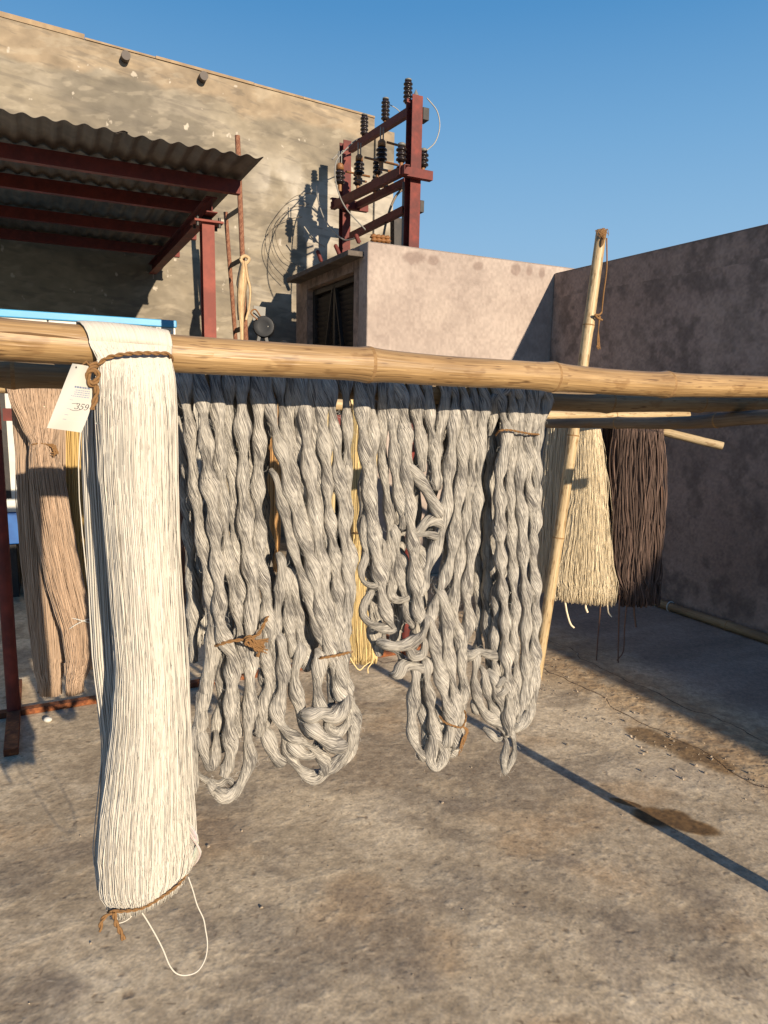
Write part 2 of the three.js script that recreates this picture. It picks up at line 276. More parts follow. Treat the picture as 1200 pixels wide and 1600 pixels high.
M.pink = std({ map: rep(pinkMap, 1 / 2.44, 1 / 2.92), bumpMap: rep(plasterBump, 0.6), bumpScale: 0.006 });
M.shadePlaster = std({ map: rep(shadePlasterMap, 1 / 2.6), bumpMap: rep(plasterBump, 0.5), bumpScale: 0.012 });
M.coping = std({ map: rep(mottle([136, 116, 92], [164, 142, 112], 8, 12), 0.8) });
M.concrete = std({ map: rep(mottle([80, 72, 66], [112, 102, 92], 8, 14), 1.1), bumpMap: rep(grainT, 3), bumpScale: 0.003 });

// local frame of a group turned by TH: x = c, y = h, z = -d  (all absolute when the group sits at the origin)
const yard = (name, label, cat, c, d, h = 0, group) => { const g = thing(name, label, cat, P(c, d, h), TH, group); g.userData.o = undefined; delete g.userData.o; g.org = [c, d, h]; return g; };
const L = (g, c, d, h) => V(c - g.org[0], h - g.org[2], -(d - g.org[1]));
const lbox = (g, c0, c1, d0, d1, h0, h1, r) => { const [c, d, h] = g.org; return box(c0 - c, c1 - c, h0 - h, h1 - h, -(d1 - d), -(d0 - d), r); };
const LP = (g, p) => L(g, p.dot(CV), p.dot(DV), p.y);   // world point to the group's frame

// ------------------------------------------------------------------ tall plastered wall behind
{
  const g = yard('plastered_building', 'tall plastered building wall stained tan and grey behind the shed', 'building', 1, 7.7);
  const topH = c => 4.935 - 0.0435 * c;
  const wl = (() => { const sh = new THREE.Shape([[-6, 0], [3.62, 0], [3.62, topH(3.62)], [-6, topH(-6)]].map(q => new THREE.Vector2(q[0] - 1, q[1]))); const e = new THREE.ExtrudeGeometry(sh, { depth: 0.23, bevelEnabled: false }); e.translate(0, 0, -0.23); return e; })(); // uv over the painted area
  { const p = wl.attributes.position, uv = wl.attributes.uv; for (let i = 0; i < p.count; i++) { uv.setXY(i, (p.getX(i) + 1 + 1.9) / 5.8, (p.getY(i) - 2.1) / 2.9); } }
  bigWallMap.wrapS = bigWallMap.wrapT = THREE.MirroredRepeatWrapping;
  part('wall', wl, M.bigWall, g);
  const pl = lbox(g, 3.62, 3.86, 7.66, 7.97, 0, 4.66, 0.006); { const p = pl.attributes.position, uv = pl.attributes.uv; for (let i = 0; i < p.count; i++) uv.setXY(i, (p.getX(i) + p.getZ(i) + 2.9) / 5.8, (p.getY(i) - 2.1) / 2.9); }
  part('corner_pier', pl, M.bigWall, g);
  const r = rng(8); let c = -6; while (c < 3.6) { const w = 0.5 + r() * 1.1, e = Math.min(3.62, c + w), t = 0.016 + r() * 0.012 + (c < 0.2 && c > -2 ? 0.02 : 0), k = r() * 0.008; part('coping', profile(rect(0.24, t), L(g, c + 0.002, 7.812 - k, topH(c) + t / 2 + 0.002), L(g, e - 0.002, 7.812 - k, topH(e) + t / 2 + 0.002)), M.coping, g); c = e; }
  for (const [u, v] of [[197, 86], [319, 118]]) { const p = onD(u, v, 7.6), a = LP(g, p), b = a.clone().add(V(0, 0.02, -0.25)); const o = part('drain_pipe', profile(ring(0.042), a, b), M.pvc, g); part('pipe_bore', profile(ring(0.034), a.clone().add(V(0, 0, 0.0)).lerp(b, 0.06), b), M.inside, o); }
  part('return_wall', lbox(g, 3.63, 3.86, 7.98, 14, 0, 4.6, 0), M.shadePlaster, g);
}
function ring(r, n = 16) { return Array.from({ length: n }, (_, i) => [r * Math.cos(i / n * 6.2832), r * Math.sin(i / n * 6.2832)]); }
// ------------------------------------------------------------------ wall on the right, in shade
{
  const g = yard('boundary_wall', 'high grimy plaster wall along the yard, its shade partly put into the colour', 'wall', 4.47, 2.5);
  part('wall', lbox(g, 4.47, 4.7, -13, 5.436, 0, 2.83, 0.012), M.shadePlaster, g);  // plaster colour already carries part of the wall shade
}
// ------------------------------------------------------------------ transformer enclosure
{
  const g = yard('transformer_enclosure', 'low pinkish plastered enclosure with a slab canopy and louvred steel door', 'enclosure', 2.515, 5.44);
  part('front_wall', lbox(g, 2.515, 4.95, 5.44, 5.62, 0, 2.9, 0.012), M.pink, g);
  part('side_pier', lbox(g, 2.52, 2.7, 5.621, 5.74, 0, 2.9, 0.01), M.shadePlaster, g);  // piers and lintel: same plaster as the front, darkened for their shade
  part('side_pier', lbox(g, 2.515, 2.7, 6.9, 7.24, 0, 2.9, 0.01), M.shadePlaster, g);
  part('lintel', lbox(g, 2.518, 2.7, 5.741, 6.899, 2.7, 2.9, 0.004), M.shadePlaster, g);
  part('rear_wall', lbox(g, 2.7, 4.95, 7.06, 7.24, 0, 2.6, 0.004), M.pink, g);
  part('slab_canopy', lbox(g, 2.37, 2.514, 5.52, 7.12, 2.785, 2.83, 0.006), M.concrete, g);
  const door = part('door', lbox(g, 2.64, 2.66, 5.742, 6.898, 0, 2.698, 0), M.darkSteel, g);
  part('door_frame', merge([lbox(g, 2.575, 2.63, 5.745, 5.795, 0.02, 2.69), lbox(g, 2.575, 2.63, 6.845, 6.895, 0.02, 2.69), lbox(g, 2.575, 2.63, 6.295, 6.345, 0.02, 2.69), lbox(g, 2.575, 2.63, 5.8, 6.84, 2.64, 2.69)]), M.darkSteel, door);
  for (let k = 0; k < 34; k++) for (const [a, b] of [[5.80, 6.29], [6.35, 6.84]]) { const h = 1.0 + k * 0.048; const s = profile(rect(0.004, 0.05), L(g, 2.612, a, h), L(g, 2.612, b, h), V(-0.5, 1, 0)); part('louvre', s, M.darkSteel, door); }
  for (const [a, b] of [[[5.8, 1.1], [6.29, 2.64]], [[6.84, 1.1], [6.35, 2.64]]]) part('brace', profile(rect(0.02, 0.035), L(g, 2.582, a[0], a[1]), L(g, 2.582, b[0], b[1]), V(1, 0, 0)), M.darkSteel, door);
}
// ------------------------------------------------------------------ shed
{
  const g = yard('lean_to_shed', 'open lean-to shed with red steel posts and corrugated roof sheets', 'shed', 0.4, 5.4);
  const y0 = 3.03, c1 = 1.31, d0 = 4.36, d1 = 7.69, pitch = 0.1, amp = 0.0085;
  for (let k = 0; k < 5; k++) { // corrugated sheets, each overlapping its neighbour
    const b = c1 - k * 0.78, a = b - 0.845, up = [], dn = [], n = 110, o = k % 2 ? 0.004 : 0;
    for (let i = 0; i <= n; i++) { const c = a + (b - a) * i / n, w = amp * Math.cos((c - c1) / pitch * Math.PI * 2) + 0.0; up.push(V(c, w + o + 0.0016, 0)); dn.push(V(c, w + o, 0)); }
    const s = new THREE.Shape([...up, ...dn.reverse()].map(q => new THREE.Vector2(q.x - 0.4, q.y + y0 + 0.008)));
    let e = new THREE.ExtrudeGeometry(s, { depth: d1 - d0 + (k % 3) * 0.012, bevelEnabled: false }); e.translate(0, 0, -(d1 - 5.4)); e = toCreasedNormals(e, 0.6); metric(e);
    part('roof_sheet', e, M.sheet, g);
  }
  const pur = [[4.82, 1.28], [5.45, 1.17], [6.35, 1.3], [7.2, 1.31]];
  for (const [d, e] of pur) { const q = part('purlin', profile(channel(0.05, 0.084, 0.006), L(g, -2.7, d, 2.978), L(g, e + 0.0, d, 2.978)), M.redPaint, g); }
  for (const c of [1.125, -1.6]) {
    part('rafter', profile(ibeam(0.075, 0.1, 0.007), L(g, c, 4.95, 2.884), L(g, c, 7.69, 2.884)), M.redPaint, g);
    const pd = 5.12;
    const post = part('post', profile(ibeam(0.085, 0.09, 0.008), L(g, c, pd, 0), L(g, c, pd, 2.79), V(0, 0, 1)), M.redPost, g);
    part('cap_plate', lbox(g, c - 0.1, c + 0.1, pd - 0.08, pd + 0.08, 2.791, 2.806, 0.002), M.redPost, post);
    for (const [x, z] of [[-0.075, -0.055], [0.075, -0.055], [-0.075, 0.055], [0.075, 0.055]]) part('bolt', profile(ring(0.011, 6), L(g, c + x, pd + z, 2.765), L(g, c + x, pd + z, 2.83), V(0, 0, 1)), M.darkSteel, post);
    part('shim_block', lbox(g, c - 0.03, c + 0.03, pd - 0.03, pd + 0.03, 2.8065, 2.833, 0.001), M.darkSteel, post);
  }
}
// ------------------------------------------------------------------ white cabinet with blue bands
{
  const g = yard('generator_cabinet', 'long white steel cabinet with blue top and bottom bands under the shed', 'cabinet', 0, 6.0);
  for (let k = 0; k < 3; k++) { const b = 1.048 - k * 0.95; part('panel', lbox(g, b - 0.944, b, 6.0, 6.9, 0.69, 2.155, 0.008), M.white, g); }
  part('top_band', lbox(g, -1.82, 1.056, 5.99, 6.91, 2.156, 2.215, 0.01), M.skyBlue, g);
  part('bottom_band', lbox(g, -1.81, 1.052, 5.992, 6.905, 0.44, 0.689, 0.008), M.deepBlue, g);
  for (const c of [-1.6, -0.35, 0.85]) part('skid_leg', lbox(g, c, c + 0.14, 6.05, 6.85, 0, 0.439, 0.006), M.darkSteel, g);
  part('louvre_strip', lbox(g, -0.3, -0.22, 5.996, 6.0, 0.8, 1.9, 0), M.darkSteel, g);
}
// ------------------------------------------------------------------ ladder against the shed roof, cloth strips on it
{
  const g = yard('ladder', 'rusty pipe ladder leaning on the shed roof edge', 'ladder', 1.6, 6.6);
  const dn = 6.55, df = 6.95;
  const nt = onD(371, 212, dn), nb = onD(384, 530, dn), ft = onD(350, 300, df), fb = onD(368, 530, df);
  const ext = (a, b, h) => a.clone().lerp(b, (a.y - h) / (a.y - b.y));
  const n0 = LP(g, ext(nt, nb, 0.0)), n1 = LP(g, nt), f0 = LP(g, ext(ft, fb, 0.0)), f1 = LP(g, ext(ft, fb, 3.35));
  const tb = (a, b, r, n) => part(n, tube1([a, a.clone().lerp(b, 0.5), b], r, 10, { count: 8, cap: 'flat' }), M.ladder, g);
  M.ladder = std({ map: rep(mottle([104, 62, 44], [170, 128, 98], 10, 21), 3, 6), roughness: 0.85, bumpMap: rep(grainT, 4, 14), bumpScale: 0.002 });
  tb(n0, n1, 0.024, 'rail'); tb(f0, f1, 0.021, 'rail');
  for (const h of [0.3, 0.68, 1.06, 1.44, 1.84, 2.25, 2.86, 3.3]) { const a = n0.clone().lerp(n1, h / n1.y), b = f0.clone().lerp(f1, (h) / f1.y); part('rung', profile(rect(0.008, 0.05), a, b, V(0.2, 1, 0)), M.darkSteel, g); }
  const cloth = yard('cloth_strip', 'pale twisted cloth strips tied round the rusty ladder rail', 'cloth', 1.9, 6.5, 2.2);
  M.cloth = std({ map: rep(mottle([168, 140, 104], [214, 190, 152], 6, 30), 3) });
  const pp = (l, d) => l.map(([u, v]) => LP(cloth, onD(u, v, d)));
  part('hanging_strip', tube1(pp([[381, 408], [380, 430], [377, 470], [378, 520], [378, 560]], 6.49), (s, t) => 0.022 + 0.012 * Math.sin(t * 4) ** 2, 8, { count: 30, lobes: 0.45, twist: 0.5 }), M.cloth, cloth);
  part('hanging_strip', tube1(pp([[383, 408], [386, 430], [391, 452], [389, 480], [384, 500]], 6.48), 0.012, 8, { count: 24, lobes: 0.4, twist: 1 }), M.cloth, cloth);
  part('dark_cord', tube1(pp([[377, 412], [373, 430], [371, 445], [374, 455], [372, 480], [373, 500]], 6.485), 0.01, 6, { count: 24 }), M.darkSteel, cloth);
  part('knot', tube1(pp([[376, 404], [382, 400], [389, 404], [385, 411], [378, 409], [376, 404]], 6.49), 0.016, 8, { count: 24 }), M.cloth, cloth);
}
// ------------------------------------------------------------------ dark motor on a wall bracket
{
  const g = yard('electric_motor', 'round dark motor on splayed legs beside the ladder', 'motor', 1.95, 6.7, 2.1);
  const c0 = LP(g, onD(412, 510, 6.7)), rr = 0.1;
  const body = new THREE.LatheGeometry([[0, 0.004], [0.05, 0.004], [0.052, 0], [0.094, 0], [0.098, 0.004], [0.1, 0.012], [0.1, 0.05], [0.106, 0.052], [0.106, 0.065], [0.1, 0.067], [0.1, 0.2], [0.09, 0.22], [0, 0.22]].map(q => new THREE.Vector2(q[0], q[1])), 24); body.rotateX(-Math.PI / 2); body.rotateY(-0.35); body.translate(c0.x, c0.y, c0.z);
  part('housing', body, M.black, g);
  for (const s of [-1, 1]) part('leg', profile(rect(0.03, 0.03), c0.clone().add(V(s * 0.03, -0.08, -0.05)), c0.clone().add(V(s * 0.11, -0.42, -0.05)), V(0, 0, 1)), M.black, g);
  part('shelf', box(c0.x - 0.35, c0.x + 0.35, c0.y - 0.45, c0.y - 0.42, c0.z - 0.98, c0.z + 0.1), M.darkSteel, g);
  for (const s of [-0.25, 0.25]) part('bracket', profile(rect(0.03, 0.03), V(c0.x + s, c0.y - 0.46, c0.z), V(c0.x + s, c0.y - 0.9, c0.z - 0.98), V(1, 0, 0)), M.darkSteel, g);
  part('terminal_plate', profile(rect(0.12, 0.008), c0.clone().add(V(-0.01, 0.06, -0.13)), c0.clone().add(V(0.0, 0.2, -0.13)), V(0, 0, 1)), M.galv, g);
  part('nameplate', box(c0.x + 0.035, c0.x + 0.075, c0.y - 0.004, c0.y + 0.006, c0.z + 0.0, c0.z + 0.012, 0), M.galv, g);
  part('rear_bell', (() => { const b = new THREE.SphereGeometry(0.05, 14, 8); b.translate(c0.x + 0.24, c0.y - 0.16, c0.z - 0.1); return b; })(), M.black, g);
  part('lead', tube1([c0.clone().add(V(-0.06, 0.06, 0)), c0.clone().add(V(-0.12, 0.12, -0.02)), c0.clone().add(V(-0.07, 0.16, -0.05)), c0.clone().add(V(0, 0.1, -0.1))], 0.007, 6, { count: 16 }), M.brownCap, g);
}
// ------------------------------------------------------------------ switch gantry with insulators and cables
{
  const c = 3.07, dn = 5.72, df = 7.25, g = yard('switch_gantry', 'red steel transformer gantry carrying black ribbed insulators', 'gantry', c, dn);
  const hn = 4.2, hf = 4.3;
  part('column', profile(ibeam(0.102, 0.11, 0.008), L(g, c, dn, 0), L(g, c, dn, hn), V(0, 0, 1)), M.redPaint, g);
  part('column', profile(ibeam(0.09, 0.11, 0.008), L(g, c, df, 0), L(g, c, df, hf), V(0, 0, 1)), M.redPaint, g);
  const beam = (u0, v0, u1, v1, cc, s = [0.05, 0.09], d0, d1) => { const a = onC(u0, v0, cc), b = onC(u1, v1, cc); const q0 = L(g, cc, d0 ?? a.dot(DV), a.y), q1 = L(g, cc, d1 ?? b.dot(DV), b.y); return part('beam', profile(channel(s[0], s[1], 0.007), q0, q1), M.redPaint, g); };
  beam(548, 233, 641, 174, c - 0.02, [0.05, 0.068]);
  beam(520, 322, 636, 264, c - 0.16, [0.05, 0.075]);
  beam(553, 324, 635, 284, c + 0.1, [0.05, 0.065]);
  beam(549, 369, 632, 328, c - 0.03, [0.05, 0.065]);
  const bq = (u, v, d) => onD(u, v, d).y, hb = bq(643, 277, dn);
  part('bracket', profile(channel(0.06, 0.075, 0.008), L(g, c - 0.2, dn - 0.1, hb), L(g, c + 0.13, dn - 0.1, hb), V(0, 1, 0)), M.redPaint, g);
  part('bracket', profile(channel(0.06, 0.09, 0.008), L(g, c - 0.2, df - 0.1, bq(545, 325, df)), L(g, c + 0.22, df - 0.1, bq(545, 325, df)), V(0, 1, 0)), M.redPaint, g);
  part('clip', lbox(g, c + 0.06, c + 0.12, dn - 0.05, dn + 0.05, 4.02, 4.12, 0.003), M.darkSteel, g);
  part('clip', lbox(g, c + 0.06, c + 0.1, dn - 0.04, dn + 0.04, 3.26, 3.36, 0.003), M.darkSteel, g);
  const cone = new THREE.ConeGeometry(0.035, 0.07, 12); cone.translate(...L(g, c + 0.01, dn, hn + 0.035).toArray()); part('cap_cone', cone, M.galv, g);
  const shedPts = (n, r0, r1, p) => { const a = [[0.0001, 0], [r0, 0]]; for (let i = 0; i < n; i++) { const y = 0.012 + i * p; a.push([r0, y], [r1, y + p * 0.12], [r1, y + p * 0.4], [r0, y + p * 0.8]); } a.push([r0, 0.012 + n * p], [0.0001, 0.012 + n * p]); return a.map(q => new THREE.Vector2(q[0], q[1])); };
  const insul = (p, n, r0, r1, pp, capH, forks) => { // p in world metres, foot of the insulator
    const q = LP(g, p), geo = new THREE.LatheGeometry(shedPts(n, r0, r1, pp), 18); geo.translate(q.x, q.y, q.z); const o = part('insulator', geo, M.porcelain, g); const top = 0.012 + n * pp;
    if (capH) { const k = new THREE.LatheGeometry([[0.0001, 0], [r0 * 1.2, 0], [r0 * 1.15, capH * 0.7], [r0 * 0.7, capH], [0.0001, capH]].map(z => new THREE.Vector2(z[0], z[1])), 14); k.translate(q.x, q.y + top, q.z); part('cap', k, forks ? M.brownCap : M.galv, o); }
    const ft = new THREE.CylinderGeometry(r0 * 0.6, r0 * 0.6, 0.07, 10); ft.translate(q.x, q.y - 0.03, q.z); part('stem', ft, M.brownCap, o);
    if (forks) for (const s of [-1, 1]) part('fork', box(q.x + s * 0.014 - 0.004, q.x + s * 0.014 + 0.004, q.y + top + capH, q.y + top + capH + 0.11, q.z - 0.008, q.z + 0.008, 0.001), M.galv, o);
  };
  for (const [u, v] of [[569, 212], [602, 189], [637, 162]]) insul(onC(u, v, c - 0.02), 5, 0.026, 0.04, 0.034, 0.02, false);
  for (const [u, v, cc] of [[531, 288, c - 0.3], [561, 274, c - 0.08], [596, 253, c - 0.08]]) insul(onC(u, v, cc), 3, 0.032, 0.052, 0.04, 0.06, true);
  for (const [u, v, cc] of [[559, 290, c + 0.02], [590, 273, c + 0.02], [587, 300, c + 0.1], [627, 254, c - 0.1], [661, 262, c + 0.16]]) insul(onC(u, v, cc), 3, 0.03, 0.048, 0.04, 0.03, false);
  for (const [a, b, cc] of [[[540, 268], [578, 276], c], [[570, 246], [622, 258], c], [[604, 222], [640, 232], c], [[556, 281], [572, 284], c - 0.05], [[592, 264], [612, 268], c - 0.05], [[585, 294], [606, 290], c]]) part('contact_rod', tube1([onC(...a, cc - 0.1), onC(...b, cc + 0.1)].map(p => LP(g, p)), 0.011, 8, { count: 4, cap: 'flat' }), M.brownCap, g);
  part('stay_tube', tube1([onD(632, 285, dn + 0.15), onD(630, 385, dn + 0.15)].map(p => LP(g, p)), 0.02, 8, { count: 4 }), M.galv, g);
  part('rear_post', profile(rect(0.09, 0.09), LP(g, onD(619, 385, 6.6)), LP(g, onD(619, 342, 6.6)), V(0, 0, 1)), M.darkSteel, g);

  const cable = (pts, r, mat, label, grp) => single('cable', tube1(pts, r, 8, { count: 60 }), mat, label, 'cable', grp);
  cable([[584, 214], [560, 217], [539, 235], [525, 254], [525, 286], [539, 323], [571, 359]].map(([u, v], i) => onD(u, v, 7.0 - i * 0.17)), 0.006, M.wire, 'pale cable bowing down from the gantry fork to the enclosure top', 0);
  cable([[560, 233], [535, 236], [519, 249]].map(([u, v], i) => onD(u, v, 7.1 - i * 0.05)), 0.006, M.wire, 'short pale cable curling off beside the far red column');
  cable([[495, 291], [497, 313], [507, 342], [523, 363], [539, 375], [556, 372]].map(([u, v], i) => onD(u, v, 7.4 - i * 0.2)), 0.007, M.wire, 'stiff pale cable curving down to the canopy beside the red lugs');
  cable([[493, 301], [461, 307], [437, 331], [421, 363], [429, 401], [456, 433]].map(([u, v], i) => onD(u, v, 7.6)), 0.0035, M.wireDark, 'thin loop modelled for a cable shadow on the plastered wall, highest of three');  // this and the next two: thin tubes modelled for cable shadows
  cable([[483, 319], [453, 326], [435, 345], [431, 371], [445, 403], [480, 421]].map(([u, v], i) => onD(u, v, 7.62)), 0.0035, M.wireDark, 'thin loop modelled for a cable shadow on the plastered wall, middle of three');
  cable([[472, 339], [443, 345], [419, 366], [413, 393], [424, 422], [443, 443]].map(([u, v], i) => onD(u, v, 7.64)), 0.0035, M.wireDark, 'thin loop modelled for a cable shadow on the plastered wall, lowest of three');
  cable([[475, 354], [490, 374], [508, 386]].map(([u, v], i) => onD(u, v, 7.3)), 0.007, M.wire, 'short pale cable dropping to the slab canopy');
  cable([[667, 153], [683, 174], [687, 198], [680, 222], [667, 235]].map(([u, v], i) => onD(u, v, 5.75)), 0.005, M.wire, 'pale cable arching beyond the near red column against the sky');
  cable([[608, 163], [621, 171], [637, 190]].map(([u, v], i) => onD(u, v, 6.1)), 0.004, M.wire, 'fine pale cable between the top insulators');
  cable([[636, 292], [622, 302], [612, 320], [604, 345], [598, 374]].map(([u, v], i) => onD(u, v, 6.2)), 0.012, M.wireDark, 'thick dark cable dropping behind the beams near the wall corner');
  for (const [u0, v0, u1, v1, d] of [[496, 392, 502, 408, 7.0], [524, 383, 530, 397, 6.5], [556, 367, 561, 379, 5.95]]) single('cable_lug', tube1([onD(u0, v0, d), onD(u1, v1, d)], 0.02, 10, { count: 3, cap: true }), M.redPaint, 'small red cable lug standing on the slab canopy', 'cable lug', 'red lugs on the slab canopy');
  const bq2 = yard('bushing_block', 'row of brown porcelain bushings on the enclosure top', 'bushing', 3.0, 5.95, 2.9);
  for (let k = 0; k < 4; k++) { const p = LP(bq2, onD(585 + k * 7, 370 + k * 0.8, 5.95)); const s = new THREE.LatheGeometry(shedPts(2, 0.022, 0.034, 0.03), 12); s.rotateZ(0.2); s.translate(p.x, p.y - 0.05, p.z); part('bushing', s, M.brownCap, bq2); }
  part('mount_rail', profile(rect(0.05, 0.05), LP(bq2, onD(583, 385, 5.95)).add(V(0, -0.02, 0)), LP(bq2, onD(612, 389, 5.95)).add(V(0, -0.02, 0))), M.galv, bq2);
  part('mount_foot', lbox(bq2, 3.0, 3.05, 5.93, 5.98, 0, 2.8), M.darkSteel, bq2);
}
// ------------------------------------------------------------------ bamboo
const bambooMap = (a, b, k) => tex(256, 1024, (x, y) => { // u round the culm, v 1.4 m along it
  const st = fbmT(x * 32 + k, y * 4, 4, 32), bl = fbmT(x * 4 + k, y * 8, 4, 4), fl = fbmT(x * 64, y * 32 + k, 2, 32), gr = vn(x * 128, y * 20 + k, 128);
  let c = mix3(a, b, clamp(0.5 + (st - 0.5) * 1.0 + (bl - 0.5) * 1.5)); if (fl > 0.71) c = mix3(c, [86, 62, 38], clamp((fl - 0.71) * 5)); const hl = fbmT(x * 96 + k, y * 5 + 2, 3, 96); if (hl > 0.76) c = mix3(c, [88, 64, 40], clamp((hl - 0.76) * 10)); const dk = sstep(0.6, 0.74, fbmT(x * 8 + 3, y * 24 + k, 4, 8)); c = mix3(c, [118, 88, 54], dk * 0.5);
  const g = 1 + (gr - 0.5) * 0.16; return c.map(v => v * g);
});
const bambooBump = tex(256, 256, (x, y) => fbmT(x * 64, y * 6, 3, 64), false);
const bMat = (m, rough = 0.48) => { m.repeat.set(1, 1 / 1.4); return std({ map: m, roughness: rough, bumpMap: rep(bambooBump, 1, 2), bumpScale: 0.0012 }); };
M.bamGold = bMat(bambooMap([132, 103, 66], [172, 142, 100], 1)); M.bamPale = bMat(bambooMap([166, 142, 104], [192, 170, 132], 7)); M.bamOldShade = bMat(bambooMap([88, 75, 60], [122, 105, 84], 23), 0.7); M.bamGrey = bMat(bambooMap([112, 92, 66], [148, 126, 92], 19), 0.6);
function bamboo(label, pts, radius, nodes, mat, group, hollow) { // pts world, radius(t), nodes at fractions
  const g = thing('bamboo_pole', label, 'bamboo pole', pts[0].clone());
  let Lh = 0; for (let k = 1; k < pts.length; k++) Lh += pts[k].distanceTo(pts[k - 1]);
  const swell = t => { let k = 0; for (const n of nodes) { const x = (t - n) * Lh; k += 0.085 * Math.exp(-((x / 0.018) ** 2)) + 0.05 * Math.exp(-((x / 0.05) ** 2)) - 0.03 * Math.exp(-(((x - 0.012) / 0.004) ** 2)); } return 1 + k; };
  world('culm', tube1(pts, (s, t) => radius(t) * swell(t), 28, { step: 0.006, cap: 'flat' }), mat, g);
  const curve = new THREE.CatmullRomCurve3(pts, false, 'centripetal');
  for (const n of nodes) { const a = curve.getPointAt(clamp(n - 0.004 / Lh)), b = curve.getPointAt(clamp(n + 0.004 / Lh)), r = radius(n) * swell(n) * 1.012; world('node_ring', tube1([a, a.clone().lerp(b, 0.5), b], (s, t) => r * (0.985 + 0.012 * Math.sin(t * Math.PI)), 28, { count: 6 }), M.nodeScar, g); }
  return g;
}
M.nodeScar = std({ map: rep(mottle([124, 94, 58], [160, 128, 86], 8, 41), 6), roughness: 0.8 });
const fracOf = (pts, p) => { let L0 = 0, best = 0, bd = 1e9, acc = 0; for (let k = 1; k < pts.length; k++) L0 += pts[k].distanceTo(pts[k - 1]); for (let k = 1; k < pts.length; k++) { const a = pts[k - 1], b = pts[k], t = clamp(p.clone().sub(a).dot(b.clone().sub(a)) / b.distanceToSquared(a)), q = a.clone().lerp(b, t), d = q.distanceTo(p); if (d < bd) { bd = d; best = (acc + t * a.distanceTo(b)) / L0; } acc += a.distanceTo(b); } return best; };
const D1 = 1.43, D2 = 1.685, D3 = 2.95;
const p1 = [[-140, 514], [0, 530], [135, 540], [280, 553], [430, 562], [575, 570], [700, 580], [800, 585], [862, 589], [960, 597], [1040, 601], [1199, 605], [1300, 608]].map(([u, v]) => onD(u, v, D1)); p1.push(P(3.24, D1, 1.655));
const nodes1 = [[-60, 522], [575, 570], [862, 589], [1040, 601], [1235, 606]].map(([u, v]) => fracOf(p1, onD(u, v, D1)));
bamboo('thick golden bamboo pole carrying the tagged white hank', p1, t => mix(0.0375, 0.0305, t), nodes1, M.bamGold);
{ // the long drying crack along its left end: a thin brown tube standing for the dark slit
  const q = [[-30, 517], [20, 520], [60, 523], [100, 527], [134, 531]].map(([u, v]) => onD(u, v, D1 - 0.0355));
  const pole = scene.children.find(o => o.name === 'bamboo_pole');
  world('crack', tube1(q, (s, t) => 0.0022 * Math.sin(0.15 + t * 2.9), 6, { count: 40 }), M.inside, pole);
}
const p2 = [[-60, 575], [60, 580], [300, 592], [600, 606], [900, 626], [1050, 628], [1199, 629], [1300, 630]].map(([u, v]) => onD(u, v, D2 + (u < 650 ? 0.004 : -(u - 650) / 550 * 0.02))); p2.push(P(3.1, D2 - 0.02, 1.6));
bamboo('second bamboo pole close behind, carrying the thick grey hanks', p2, t => mix(0.036, 0.031, t), [[20, 580], [945, 626], [1085, 628], [700, 610], [450, 600]].map(([u, v]) => fracOf(p2, onD(u, v, D2))), M.bamGrey);
const p3 = [[-60, 600], [50, 605], [300, 620], [600, 636], [870, 649], [1075, 648]].map(([u, v]) => onD(u, v, D3));
bamboo('thin pale bamboo pole bearing tan, yellow and white hanks', p3, t => mix(0.028, 0.021, t), [[80, 606], [420, 626], [740, 643], [960, 649]].map(([u, v]) => fracOf(p3, onD(u, v, D3))), M.bamPale);
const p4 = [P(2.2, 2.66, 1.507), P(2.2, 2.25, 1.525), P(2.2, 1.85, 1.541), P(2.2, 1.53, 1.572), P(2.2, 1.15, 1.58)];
bamboo('weathered bamboo cross-arm under the front poles, its shade partly put into the colour', p4, t => mix(0.022, 0.026, t), [0.3, 0.62], M.bamOldShade);  // old bamboo, toned darker still to stand in for shade
const p5 = [P(2.62, 3.6, 1.585), P(2.88, 3.39, 1.56), P(3.2, 3.12, 1.49), P(3.6, 2.77, 1.375)];
bamboo('short pale stick with cream and brown hanks', p5, t => mix(0.026, 0.024, t), [0.25, 0.7], M.bamPale);
{ // leaning prop
  const a = onD(838, 1060, 3.06), b = onD(940, 360, 3.06); a.y = 0.0; const pts = [a, a.clone().lerp(b, 0.35).add(V(0.01, 0, 0)), a.clone().lerp(b, 0.7).add(V(0.006, 0, 0)), b];
  const g = bamboo('tall pale bamboo prop leaning upright with a split frayed top', pts, t => mix(0.031, 0.029, t), [0.33, 0.56, 0.80], M.bamPale);
  const pp = l => l.map(([u, v, d]) => onD(u, v, 3.03 - (d || 0)));
  world('split_mouth', tube1(pp([[943, 366], [941, 378], [939, 386]]), (s, t) => 0.011 * Math.sin(0.4 + t * 2.5), 8, { count: 10 }), M.inside, g);
  const tw = new Tubes(), r = rng(4); const o = { count: 10 };
  for (let k = 0; k < 26; k++) { const x = 934 + r() * 14; tw.add(pp([[941 + r() * 6, 372, 0.005], [x, 362, 0.01], [x + (r() - 0.5) * 10, 356 + r() * 4, 0], [x + (r() - 0.6) * 14, 362 + r() * 12, 0.012]]), 0.0016, 4, o); }
  tw.add(pp([[948, 372], [948, 420], [943, 460], [940, 490]]), 0.004, 6, { count: 20 }); tw.add(pp([[940, 488, 0.02], [936, 492, 0.022], [930, 492, 0.024], [934, 497, 0.02], [941, 500, 0.02]]), 0.006, 6, { count: 20 });
  for (let k = 0; k < 9; k++) tw.add(pp([[936 + r() * 3, 494, 0.02], [935, 515, 0.02], [933 + r() * 4, 530 + r() * 6, 0.02], [928 + r() * 10, 540 + r() * 8, 0.02]]), 0.0022, 4, { count: 14 });
  world('jute_string', tw.geo(), M.jute, g);
}
